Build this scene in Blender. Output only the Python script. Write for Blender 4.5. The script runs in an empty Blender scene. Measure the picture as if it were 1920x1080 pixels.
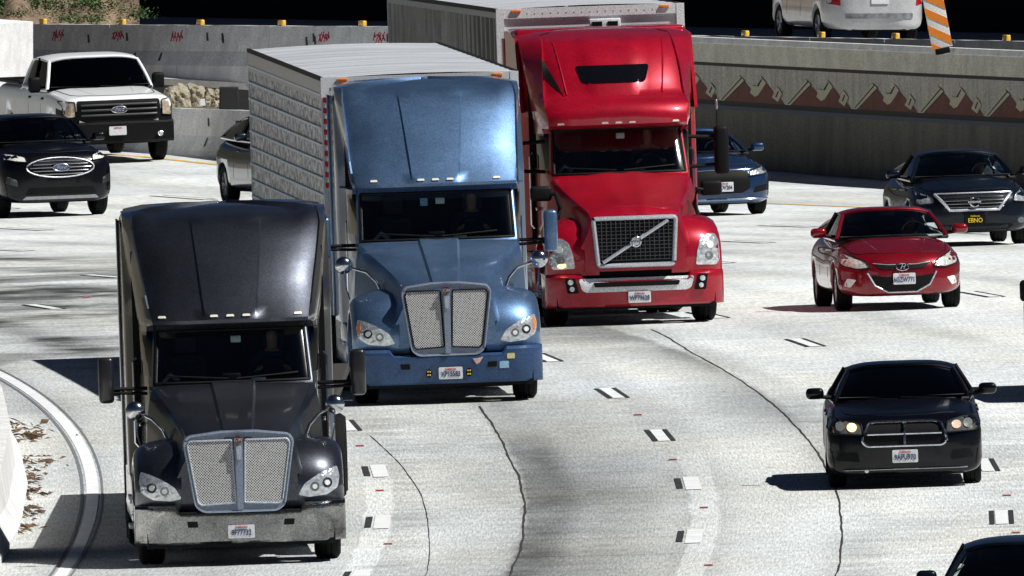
import bpy, bmesh, math, random
import numpy as np
from mathutils import Vector, Matrix
from mathutils.bvhtree import BVHTree
random.seed(7)
PI = math.pi
scn = bpy.context.scene
C = scn.collection

# ------------------------------------------------------------------ camera and ground model
F = 68000.0; HC = 17.0; YH = -1687.0; R0 = 700.0; YA = 437.0; K = 0.033
PITCH = math.atan((540 - YH) / F)
tab = [(1262,173.5),(1033,160),(932,154),(744,144.5),(610,136.5),(488,122.5),(417,115.5),(375,112.5),(280,106.5)]
_Y = np.array([F/s for _, s in tab]); _Z = np.array([HC-(y-YH)/s for y, s in tab])
_P = np.polyfit(_Y-520, _Z, 4)
def g(Y):
    Yc = min(max(Y, 388.), 640.)
    z = float(np.polyval(_P, Yc-520))
    if Y > 640: z += -0.003*(Y-640)
    return z
def gz(X, Y): return g(Y) + K*max(-40., min(40., X))
CAM = Vector((0, 0, HC))
def ray(px, py):
    a = (px-960)/F; b = (540-py)/F
    c, s = math.cos(PITCH), math.sin(PITCH)
    return Vector((a, c + b*s, -s + b*c))
def at(px, py, Y):
    d = ray(px, py); t = Y/d.y
    return CAM + d*t
def ground(px, py):
    d = ray(px, py); lo, hi = 300., 900.
    f = lambda t: (CAM+d*t).z - gz((CAM+d*t).x, (CAM+d*t).y)
    # first crossing
    prev = lo; t = lo
    while t < hi:
        if f(t) <= 0: break
        prev = t; t += 2
    lo, hi = prev, t
    for _ in range(40):
        m = (lo+hi)/2
        if f(m) > 0: lo = m
        else: hi = m
    return CAM + d*lo
def arc(off, Y):
    """point on the concentric lane line with offset off at world Y"""
    X = math.sqrt((R0+off)**2-(Y-YA)**2)-R0
    return Vector((X, Y, gz(X, Y)))
def frame_at(P, rev=False, yaw=0.0):
    a = math.atan2(P.y-YA, P.x+R0) + yaw
    back = Vector((-math.sin(a), math.cos(a), 0))        # local +y (towards the rear of the vehicle)
    e = 1.0
    q = P + back*e; r_ = P - back*e
    back = Vector((q.x-r_.x, q.y-r_.y, gz(q.x, q.y)-gz(r_.x, r_.y))).normalized()
    right = Vector((back.y, -back.x, 0)).normalized()
    q = P + right*e; r_ = P - right*e
    right = Vector((right.x*2, right.y*2, gz(q.x, q.y)-gz(r_.x, r_.y))).normalized()
    up = right.cross(back).normalized()
    right = back.cross(up).normalized()
    M = Matrix((( right.x, back.x, up.x, P.x), (right.y, back.y, up.y, P.y), (right.z, back.z, up.z, P.z), (0,0,0,1)))
    if rev: M = M @ Matrix.Rotation(PI, 4, 'Z')
    return M
def vehicle_frame(px, py, axle, yaw=0.0):
    """px,py: pixel of the ground midway between the front tyres; returns frame whose origin is under the bumper"""
    P = ground(px, py)
    M = frame_at(P, yaw=yaw)
    Q = M @ Vector((0, -axle, 0)); Q.z = gz(Q.x, Q.y)
    return frame_at(Q, yaw=yaw)

# ------------------------------------------------------------------ materials
MATS = {}
def nodes_of(name):
    m = bpy.data.materials.new(name); m.use_nodes = True
    nt = m.node_tree; b = nt.nodes['Principled BSDF']
    return m, nt, b
def mat(name, col, rough=.6, metal=0., grain=.25, gscale=55., coat=0., bump=0., bscale=30., var=0., vscale=1.5, col2=None, spec=.5, emit=0., stretch=(1,1,1), crough=.06, sharp=.15, wave=None):
    if name in MATS: return MATS[name]
    m, nt, b = nodes_of(name); N = nt.nodes; L = nt.links
    tc = N.new('ShaderNodeTexCoord')
    mp = N.new('ShaderNodeMapping'); mp.inputs['Scale'].default_value = stretch
    L.new(tc.outputs['Object'], mp.inputs['Vector'])
    src = None
    c = N.new('ShaderNodeRGB'); c.outputs[0].default_value = (*col, 1); src = c.outputs[0]
    if var > 0 or col2:
        n = N.new('ShaderNodeTexNoise'); n.inputs['Scale'].default_value = vscale; n.inputs['Detail'].default_value = 6
        n.inputs['Roughness'].default_value = .65
        L.new(mp.outputs[0], n.inputs['Vector'])
        r = N.new('ShaderNodeMapRange'); r.inputs['From Min'].default_value = .5-sharp; r.inputs['From Max'].default_value = .5+sharp
        L.new(n.outputs['Fac'], r.inputs['Value'])
        mx = N.new('ShaderNodeMix'); mx.data_type = 'RGBA'
        L.new(r.outputs[0], mx.inputs['Factor']); L.new(src, mx.inputs['A'])
        c2 = col2 if col2 else tuple(v*(1-var) for v in col)
        mx.inputs['B'].default_value = (*c2, 1); src = mx.outputs['Result']
    if wave:
        ax_, per_, k_ = wave; sx_ = N.new('ShaderNodeSeparateXYZ'); L.new(tc.outputs['Object'], sx_.inputs[0])
        m1 = N.new('ShaderNodeMath'); m1.operation = 'MULTIPLY'; L.new(sx_.outputs[ax_], m1.inputs[0]); m1.inputs[1].default_value = 2*PI/per_
        m2 = N.new('ShaderNodeMath'); m2.operation = 'SINE'; L.new(m1.outputs[0], m2.inputs[0])
        m3 = N.new('ShaderNodeMapRange'); m3.inputs['From Min'].default_value = .1; m3.inputs['From Max'].default_value = .6; m3.inputs['To Min'].default_value = 1; m3.inputs['To Max'].default_value = k_; L.new(m2.outputs[0], m3.inputs['Value'])
        vv = N.new('ShaderNodeVectorMath'); vv.operation = 'SCALE'; L.new(src, vv.inputs[0]); L.new(m3.outputs[0], vv.inputs['Scale']); src = vv.outputs[0]
    if grain > 0:
        n = N.new('ShaderNodeTexNoise'); n.inputs['Scale'].default_value = gscale; n.inputs['Detail'].default_value = 2
        L.new(tc.outputs['Object'], n.inputs['Vector'])
        r = N.new('ShaderNodeMapRange'); r.inputs['From Min'].default_value = .3; r.inputs['From Max'].default_value = .7
        r.inputs['To Min'].default_value = 1-grain; r.inputs['To Max'].default_value = 1+grain
        L.new(n.outputs['Fac'], r.inputs['Value'])
        mx = N.new('ShaderNodeVectorMath'); mx.operation = 'SCALE'
        L.new(src, mx.inputs[0]); L.new(r.outputs[0], mx.inputs['Scale']); src = mx.outputs[0]
    L.new(src, b.inputs['Base Color'])
    b.inputs['Roughness'].default_value = rough; b.inputs['Metallic'].default_value = metal
    b.inputs['Coat Weight'].default_value = coat; b.inputs['Coat Roughness'].default_value = crough
    b.inputs['Specular IOR Level'].default_value = spec
    if emit:
        b.inputs['Emission Color'].default_value = (*col, 1); b.inputs['Emission Strength'].default_value = emit
    if bump > 0:
        n = N.new('ShaderNodeTexNoise'); n.inputs['Scale'].default_value = bscale; n.inputs['Detail'].default_value = 4
        L.new(mp.outputs[0], n.inputs['Vector'])
        bp = N.new('ShaderNodeBump'); bp.inputs['Strength'].default_value = bump; bp.inputs['Distance'].default_value = .03
        L.new(n.outputs['Fac'], bp.inputs['Height']); L.new(bp.outputs[0], b.inputs['Normal'])
    MATS[name] = m
    return m
def paint(name, col, metal=.35, rough=.33, coat=1., grain=.22, spec=.3, crough=.07):
    return mat(name, col, rough=rough, metal=metal, coat=coat, grain=grain, gscale=45, spec=spec, bump=.05, bscale=2.6, var=.25, vscale=2.0, crough=crough)
def glass_mat(name, tint, rough=.03, gl=1.0):
    if name in MATS: return MATS[name]
    m = bpy.data.materials.new(name); m.use_nodes = True; nt = m.node_tree; N = nt.nodes; L = nt.links
    N.clear()
    o = N.new('ShaderNodeOutputMaterial'); t = N.new('ShaderNodeBsdfTransparent'); t.inputs[0].default_value = (*tint, 1)
    gbs = N.new('ShaderNodeBsdfGlossy'); gbs.inputs['Roughness'].default_value = rough; gbs.inputs['Color'].default_value = (gl, gl, gl, 1)
    fr = N.new('ShaderNodeFresnel'); fr.inputs['IOR'].default_value = 1.5
    mx = N.new('ShaderNodeMixShader'); L.new(fr.outputs[0], mx.inputs[0]); L.new(t.outputs[0], mx.inputs[1]); L.new(gbs.outputs[0], mx.inputs[2])
    L.new(mx.outputs[0], o.inputs[0]); MATS[name] = m
    return m
def mesh_grille_mat(name, a, b_, sc=1.0):
    if name in MATS: return MATS[name]
    m, nt, b = nodes_of(name); N = nt.nodes; L = nt.links
    tc = N.new('ShaderNodeTexCoord'); sp = N.new('ShaderNodeSeparateXYZ'); L.new(tc.outputs['Object'], sp.inputs[0])
    def math_(op, *ins):
        n = N.new('ShaderNodeMath'); n.operation = op
        for i, v in enumerate(ins):
            if isinstance(v, (int, float)): n.inputs[i].default_value = v
            else: L.new(v, n.inputs[i])
        return n.outputs[0]
    k = 195*sc
    u = math_('SINE', math_('MULTIPLY', math_('ADD', sp.outputs['X'], sp.outputs['Z']), k))
    v = math_('SINE', math_('MULTIPLY', math_('SUBTRACT', sp.outputs['X'], sp.outputs['Z']), k))
    f = math_('GREATER_THAN', math_('MAXIMUM', u, v), .45)
    n = N.new('ShaderNodeTexNoise'); n.inputs['Scale'].default_value = 30; L.new(tc.outputs['Object'], n.inputs['Vector'])
    ff = math_('MULTIPLY', f, math_('ADD', n.outputs['Fac'], .5))
    mx = N.new('ShaderNodeMix'); mx.data_type = 'RGBA'; L.new(ff, mx.inputs['Factor'])
    mx.inputs['A'].default_value = (*a, 1); mx.inputs['B'].default_value = (*b_, 1)
    L.new(mx.outputs['Result'], b.inputs['Base Color'])
    b.inputs['Roughness'].default_value = .45; b.inputs['Metallic'].default_value = .3
    MATS[name] = m; return m

STEEL = mat('frame_steel', (.42,.48,.58), .34, metal=.7, grain=.2, bump=.06)
BLACK = mat('black_plastic', (.004,.004,.005), .6, grain=.5, spec=.2)
RUBBER = mat('tyre_rubber', (.006,.006,.007), .85, grain=.5, spec=.2)
DARKIN = mat('cabin_interior', (.03,.034,.04), .9, grain=.4)
CHROME = mat('chrome', (.62,.63,.65), .16, metal=1., grain=.2, bump=.15, bscale=4)
BCHROME = mat('bumper_chrome', (.36,.36,.35), .14, metal=1., grain=.35, bump=.5, bscale=2.2, col2=(.16,.16,.16), vscale=1.3)
SATIN = mat('satin_metal', (.62,.65,.7), .38, metal=.6, grain=.25, bump=.05)
RIMM = mat('wheel_rim_metal', (.32,.33,.35), .4, metal=.8, grain=.2)
GLASS = glass_mat('tinted_glass', (.62,.72,.74))
GLASSD = glass_mat('dark_tinted_glass', (.03,.04,.05))
LAMP = mat('headlamp_reflector', (.75,.78,.8), .12, metal=.55, grain=.35, gscale=18, coat=1, bump=.5, bscale=22)
LAMPD = mat('lamp_inner', (.16,.18,.2), .1, metal=.8, grain=.3)
AMBER = mat('amber_lens', (.85,.22,.02), .25, grain=.2, coat=1)
GLOW = mat('lit_bulb', (1.,.62,.22), .4, emit=3.0, grain=0)
WHITELAMP = mat('white_lens', (.85,.85,.8), .2, grain=.15, coat=1)
REDL = mat('red_lens', (.45,.01,.015), .2, grain=.2, coat=1)
PLATEW = mat('plate_white', (.75,.76,.78), .5, grain=.15)
PLATEBLUE = mat('plate_ink', (.03,.05,.16), .6, grain=.1)
PLATERED = mat('plate_red', (.6,.05,.04), .6, grain=.1)
PLATEY = mat('plate_yellow', (.9,.62,.05), .5, grain=.1)
SKIN = mat('skin', (.5,.28,.19), .5, grain=.1)

# ------------------------------------------------------------------ mesh builder
class MB:
    def __init__(s): s.v = []; s.f = []
    def add(s, vs, fs):
        o = len(s.v); s.v += [tuple(p) for p in vs]; s.f += [tuple(i+o for i in f) for f in fs]; return s
    def box(s, x0, x1, y0, y1, z0, z1, bev=0):
        if bev <= 0:
            return s.add([(x0,y0,z0),(x1,y0,z0),(x1,y1,z0),(x0,y1,z0),(x0,y0,z1),(x1,y0,z1),(x1,y1,z1),(x0,y1,z1)],
                  [(0,3,2,1),(4,5,6,7),(0,1,5,4),(1,2,6,5),(2,3,7,6),(3,0,4,7)])
        bm = bmesh.new(); bmesh.ops.create_cube(bm, size=1)
        for v in bm.verts: v.co = Vector(((x0+x1)/2+v.co.x*(x1-x0), (y0+y1)/2+v.co.y*(y1-y0), (z0+z1)/2+v.co.z*(z1-z0)))
        bmesh.ops.bevel(bm, geom=bm.edges[:], offset=bev, segments=3, affect='EDGES', profile=.5)
        bm.verts.index_update()
        s.add([v.co[:] for v in bm.verts], [[v.index for v in f.verts] for f in bm.faces]); bm.free(); return s
    def grid(s, rows, closed=False):
        """rows: list of rows of points"""
        n = len(rows[0]); o = len(s.v)
        for r in rows: s.v += [tuple(p) for p in r]
        for i in range(len(rows)-1):
            for j in range(n-1 if not closed else n):
                a = o+i*n+j; b = o+i*n+(j+1) % n
                s.f.append((a, b, b+n, a+n))
        return s
    def cap(s, pts, flip=False):
        o = len(s.v); s.v += [tuple(p) for p in pts]
        idx = tuple(range(o, o+len(pts))); s.f.append(idx[::-1] if flip else idx); return s
    def tube(s, pts, r, n=8, cap=True):
        pts = [Vector(p) for p in pts]; rs = r if isinstance(r, (list, tuple)) else [r]*len(pts)
        rows = []
        for i, p in enumerate(pts):
            d = (pts[min(i+1, len(pts)-1)]-pts[max(i-1, 0)]).normalized()
            a = Vector((0,0,1)) if abs(d.z) < .9 else Vector((1,0,0))
            u = d.cross(a).normalized(); w = d.cross(u).normalized()
            rows.append([p+(u*math.cos(2*PI*k/n)+w*math.sin(2*PI*k/n))*rs[i] for k in range(n)])
        s.grid(rows, True)
        if cap: s.cap(rows[0]); s.cap(rows[-1], True)
        return s
    def lathe_x(s, prof, cx, cy, cz, n=28):
        """prof: list of (x, r) about an axis along x"""
        rows = [[(cx+x, cy+r*math.cos(2*PI*k/n), cz+r*math.sin(2*PI*k/n)) for k in range(n)] for x, r in prof]
        s.grid(rows, True); return s
    def lathe_y(s, prof, cx, cy, cz, n=24, sx=1, sz=1):
        rows = [[(cx+r*sx*math.cos(2*PI*k/n), cy+y, cz+r*sz*math.sin(2*PI*k/n)) for k in range(n)] for y, r in prof]
        s.grid(rows, True); s.cap(rows[0]); s.cap(rows[-1], True); return s
    def ell(s, c, r, n=14, m=10):
        rows = []
        for i in range(m+1):
            t = PI*i/m; 
            rows.append([(c[0]+r[0]*max(math.sin(t), .001)*math.cos(2*PI*k/n), c[1]+r[1]*max(math.sin(t), .001)*math.sin(2*PI*k/n), c[2]+r[2]*math.cos(t)) for k in range(n)])
        return s.grid(rows, True)
    def prism(s, poly, f0, f1):
        """poly in (a,b); f0,f1 map (a,b)->3D for the two faces"""
        n = len(poly); A = [f0(*p) for p in poly]; B = [f1(*p) for p in poly]; o = len(s.v)
        s.v += [tuple(p) for p in A+B]
        s.f.append(tuple(range(o, o+n))); s.f.append(tuple(range(o+2*n-1, o+n-1, -1)))
        for i in range(n):
            j = (i+1) % n; s.f.append((o+i, o+n+i, o+n+j, o+j))
        return s
    def mirror(s):
        n = len(s.v); s.v += [(-x, y, z) for x, y, z in s.v[:]]; s.f += [tuple(i+n for i in f[::-1]) for f in s.f[:]]; return s
    def build(s, name, material, parent=None, ang=38, merge=True):
        me = bpy.data.meshes.new(name); me.from_pydata(s.v, [], s.f)
        bm = bmesh.new(); bm.from_mesh(me)
        if merge: bmesh.ops.remove_doubles(bm, verts=bm.verts, dist=.0004)
        bmesh.ops.recalc_face_normals(bm, faces=bm.faces)
        ca = math.radians(ang)
        for f in bm.faces: f.smooth = True
        for e in bm.edges:
            e.smooth = not (len(e.link_faces) != 2 or e.calc_face_angle(0) > ca)
        bm.to_mesh(me); bm.free()
        return link(name, me, material, parent)
def link(name, me, material, parent=None):
    o = bpy.data.objects.new(name, me); C.objects.link(o)
    for m in (material if isinstance(material, (list, tuple)) else [material]): me.materials.append(m)
    if parent: o.parent = parent
    return o
def tag(o, label=None, cat=None, group=None, kind=None):
    if label: o['label'] = label
    if cat: o['category'] = cat
    if group: o['group'] = group
    if kind: o['kind'] = kind
    return o
def thing(name, label, cat, M=None, group=None):
    o = bpy.data.objects.new(name, None); C.objects.link(o); o.empty_display_size = .3
    if M is not None: o.matrix_world = M
    return tag(o, label, cat, group)
def bvh_of(*objs):
    vs, fs = [], []
    for o in objs:
        n = len(vs); vs += [v.co.copy() for v in o.data.vertices]; fs += [[i+n for i in p.vertices] for p in o.data.polygons]
    return BVHTree.FromPolygons(vs, fs)
AX = {'front': (lambda a, b: Vector((a, -3, b)), Vector((0,1,0))),
      'rear':  (lambda a, b: Vector((a, 12, b)), Vector((0,-1,0))),
      'right': (lambda a, b: Vector((4, a, b)), Vector((-1,0,0))),
      'left':  (lambda a, b: Vector((-4, a, b)), Vector((1,0,0))),
      'top':   (lambda a, b: Vector((a, b, 6)), Vector((0,0,-1)))}
def decal(name, poly, bvh, axis, material, parent, off=.008, thick=.03, res=.07):
    fn, d = AX[axis]
    bm = bmesh.new()
    f = bm.faces.new([bm.verts.new((a, b, 0)) for a, b in poly])
    for k in (0, 1):
        lo = min(p[k] for p in poly); hi = max(p[k] for p in poly)
        n = max(1, int((hi-lo)/res))
        for i in range(1, n):
            co = [0,0,0]; no = [0,0,0]; co[k] = lo+(hi-lo)*i/n; no[k] = 1
            bmesh.ops.bisect_plane(bm, geom=bm.verts[:]+bm.edges[:]+bm.faces[:], plane_co=co, plane_no=no)
    bmesh.ops.triangulate(bm, faces=[f for f in bm.faces if len(f.verts) > 4])
    bm.verts.ensure_lookup_table()
    hit = {}; miss = []
    for v in bm.verts:
        h, nrm, _, _ = bvh.ray_cast(fn(v.co.x, v.co.y), d)
        if h is None: miss.append(v)
        else: hit[v] = h - d*off
    for v in miss:
        best = min(hit, key=lambda w: (w.co-v.co).length_squared) if hit else None
        p = fn(v.co.x, v.co.y)
        depth = (hit[best]-fn(best.co.x, best.co.y)).dot(d) if best else 3
        hit[v] = p + d*depth
    bnd = [v for v in bm.verts]
    for v in bnd: v.co = hit[v]
    ret = bmesh.ops.extrude_face_region(bm, geom=bm.faces[:])
    nv = [e for e in ret['geom'] if isinstance(e, bmesh.types.BMVert)]
    for v in nv: v.co += d*thick
    bmesh.ops.recalc_face_normals(bm, faces=bm.faces)
    for f in bm.faces: f.smooth = True
    for e in bm.edges: e.smooth = not (len(e.link_faces) != 2 or e.calc_face_angle(0) > .7)
    me = bpy.data.meshes.new(name); bm.to_mesh(me); bm.free()
    return link(name, me, material, parent)
def circ(cx, cz, rx, rz=None, n=18, a0=0, a1=2*PI):
    rz = rz or rx
    return [(cx+rx*math.cos(a0+(a1-a0)*i/n), cz+rz*math.sin(a0+(a1-a0)*i/n)) for i in range(n)]
def rrect(x0, x1, z0, z1, r=.03, n=4):
    out = []
    for cx, cz, a in ((x1-r, z1-r, 0), (x0+r, z1-r, PI/2), (x0+r, z0+r, PI), (x1-r, z0+r, 1.5*PI)):
        out += [(cx+r*math.cos(a+PI/2*i/n), cz+r*math.sin(a+PI/2*i/n)) for i in range(n+1)]
    return out
def mx(poly): return [(-a, b) for a, b in poly][::-1]
def rnd(poly, r=.03, n=3):
    """round the corners of a polygon"""
    out = []; m = len(poly)
    for i in range(m):
        p = Vector(poly[i]); a = Vector(poly[i-1]); b = Vector(poly[(i+1) % m])
        da = a-p; db = b-p; q = min(r, da.length*.45, db.length*.45)
        s = p+da.normalized()*q; e = p+db.normalized()*q
        for k in range(n+1):
            t = k/n; out.append(tuple(s*(1-t)**2+p*2*t*(1-t)+e*t*t))
    return out
def text(name, body, size, loc, material, parent, rot=(PI/2, 0, 0), ext=.002, shear=0., sx=1.):
    cu = bpy.data.curves.new(name, 'FONT'); cu.body = body; cu.size = size; cu.extrude = ext; cu.align_x = 'CENTER'; cu.align_y = 'CENTER'; cu.shear = shear
    cu.offset = size*.012
    o = bpy.data.objects.new(name+'_tmp', cu); C.objects.link(o)
    dg = bpy.context.evaluated_depsgraph_get(); me = bpy.data.meshes.new_from_object(o.evaluated_get(dg))
    C.objects.unlink(o); bpy.data.objects.remove(o)
    me.transform(Matrix.Translation(loc) @ Matrix.Rotation(rot[2], 4, 'Z') @ Matrix.Rotation(rot[0], 4, 'X') @ Matrix.Diagonal((sx, 1, 1, 1)))
    me.materials.clear()
    return link(name, me, material, parent)
def plate(parent, txt, x, y, z, dark=False, rear=False, w=.31, h=.155):
    p = MB().prism(rrect(x-w/2, x+w/2, z-h/2, z+h/2, .015), lambda a, b: (a, y-.012, b), lambda a, b: (a, y+.01, b)).build('licence_plate', BLACK if dark else PLATEW, parent)
    MB().box(x-w/2+.02, x+w/2-.02, y+.01, y+.09, z-h/2+.01, z+h/2-.01).build('plate_bracket', BLACK, p)
    if rear:
        return p
    text('plate_number', txt, .094, (x, y-.016, z-.014), PLATEY if dark else PLATEBLUE, p, sx=.72 if len(txt) > 5 else .9)
    text('plate_state', 'California', .036, (x, y-.016, z+.053), PLATEY if dark else PLATERED, p)
    return p
def wheel(parent, x, y, r, w, rimr=None, rmat=None, rimd=.02, label=None):
    s = 1 if x > 0 else -1; rimr = rimr or r*.62; h = w/2
    prof = [(-h*.9, rimr), (-h, rimr+.03), (-h, r*.9), (-h*.8, r*.985), (-h*.72, r), (-h*.3, r), (-h*.28, r-.012), (-h*.2, r-.012), (-h*.18, r), (h*.18, r), (h*.2, r-.012), (h*.28, r-.012), (h*.3, r), (h*.72, r), (h*.8, r*.985), (h, r*.9), (h, rimr+.03), (h*.9, rimr)]
    t = MB().lathe_x(prof, x, y, r).build('wheel', RUBBER, parent)
    m = MB()
    xo = x+s*h*.85
    m.lathe_x([(0, rimr+.01), (-s*.02, rimr*.93), (-s*w*.3, rimr*.85), (-s*w*.32, .05), (-s*.05, .045), (-s*.05, .001)], xo, y, r, 24)
    for k in range(5):
        a = 2*PI*k/5+.3
        m.tube([(xo-s*.05, y, r), (xo-s*.03, y+math.cos(a)*rimr*.93, r+math.sin(a)*rimr*.93)], .035, 6)
    m.build('rim', rmat or RIMM, t)
    return t

# ------------------------------------------------------------------ people (drivers seen through the glass)
_person = None
def person_mesh():
    """seated figure, arms forward on the wheel; local origin at the hips, facing -y"""
    global _person
    if _person: return _person
    V = []; E = []; Rr = []
    def add(p, r, par=None):
        V.append(p); Rr.append(r)
        if par is not None: E.append((par, len(V)-1))
        return len(V)-1
    pel = add((0,0,.08), .15); ab = add((0,.02,.25), .14, pel); ch = add((0,.03,.42), .16, ab); uc = add((0,.03,.52), .12, ch)
    nk = add((0,.01,.62), .055, uc); hd0 = add((0,-.01,.69), .078, nk); hd1 = add((0,-.015,.77), .098, hd0); hd2 = add((0,0,.85), .075, hd1)
    add((0,-.125,.755), .016, hd1)                                     # nose
    for s in (-1, 1):
        sh = add((s*.19,.03,.5), .07, uc); el = add((s*.26,-.2,.3), .048, sh); wr = add((s*.17,-.42,.38), .03, el); pm = add((s*.165,-.48,.4), .036, wr)
        for k in range(4):
            f1 = add((s*(.14+.02*k), -.55, .415-.006*k), .011, pm); add((s*(.14+.02*k), -.575, .385-.006*k), .009, f1)
        add((s*.12,-.49,.43), .012, pm)
        kn = add((s*.15,-.42,.16), .075, pel); an = add((s*.15,-.78,-.06), .045, kn); add((s*.15,-.86,.0), .035, an)
    me = bpy.data.meshes.new('person'); me.from_pydata(V, E, [])
    o = bpy.data.objects.new('tmp', me); C.objects.link(o)
    o.modifiers.new('s', 'SKIN')
    for i, sv in enumerate(me.skin_vertices[0].data): sv.radius = (Rr[i], Rr[i]); sv.use_root = (i == 0)
    ss = o.modifiers.new('u', 'SUBSURF'); ss.levels = 1
    dg = bpy.context.evaluated_depsgraph_get(); m2 = bpy.data.meshes.new_from_object(o.evaluated_get(dg))
    C.objects.unlink(o); bpy.data.objects.remove(o)
    for p in m2.polygons: p.use_smooth = True
    m2.materials.clear(); m2.materials.append(SKIN); m2.materials.append(mat('dark_shirt', (.05,.06,.09), .9))
    for p in m2.polygons:
        c = p.center
        p.material_index = 0 if (c.z > .585 or c.y < -.3 and c.z > .2) else 1
    hair = MB()
    rows = []
    for i in range(7):
        t = PI*.55*i/6
        rows.append([(.1*max(math.sin(t), .001)*math.cos(2*PI*k/14), .012+.115*max(math.sin(t), .001)*math.sin(2*PI*k/14)+.02*(t/1.7), .80+.1*math.cos(t)+(.03*math.sin(2*PI*k/14)*-1 if i == 6 else 0)) for k in range(14)])
    hair.grid(rows, True)
    _person = (m2, hair)
    return _person
def driver(M, label, shirt=None):
    me, hair = person_mesh()
    o = bpy.data.objects.new('person', me); C.objects.link(o); o.matrix_world = M
    tag(o, label, 'person', 'drivers behind their windscreens')
    hair.build('hair', mat('dark_hair', (.02,.015,.01), .7), o)
    return o

# ------------------------------------------------------------------ trucks
def interp(tab, t):
    if t <= tab[0][0]: return tab[0][1]
    for (a, va), (b, vb) in zip(tab, tab[1:]):
        if t <= b: return va+(vb-va)*(t-a)/(b-a)
    return tab[-1][1]
def smooth_interp(tab, t):
    if t <= tab[0][0]: return tab[0][1]
    if t >= tab[-1][0]: return tab[-1][1]
    n = len(tab)
    for i in range(n-1):
        a, va = tab[i]; b, vb = tab[i+1]
        if t <= b:
            def sl(k):
                if k == 0 or k == n-1: return (tab[min(k+1, n-1)][1]-tab[max(k-1, 0)][1])/(tab[min(k+1, n-1)][0]-tab[max(k-1, 0)][0])
                return (tab[k+1][1]-tab[k-1][1])/(tab[k+1][0]-tab[k-1][0])
            h = b-a; u = (t-a)/h; m0 = sl(i)*h; m1 = sl(i+1)*h
            return (2*u**3-3*u*u+1)*va+(u**3-2*u*u+u)*m0+(-2*u**3+3*u*u)*vb+(u**3-u*u)*m1

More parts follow.
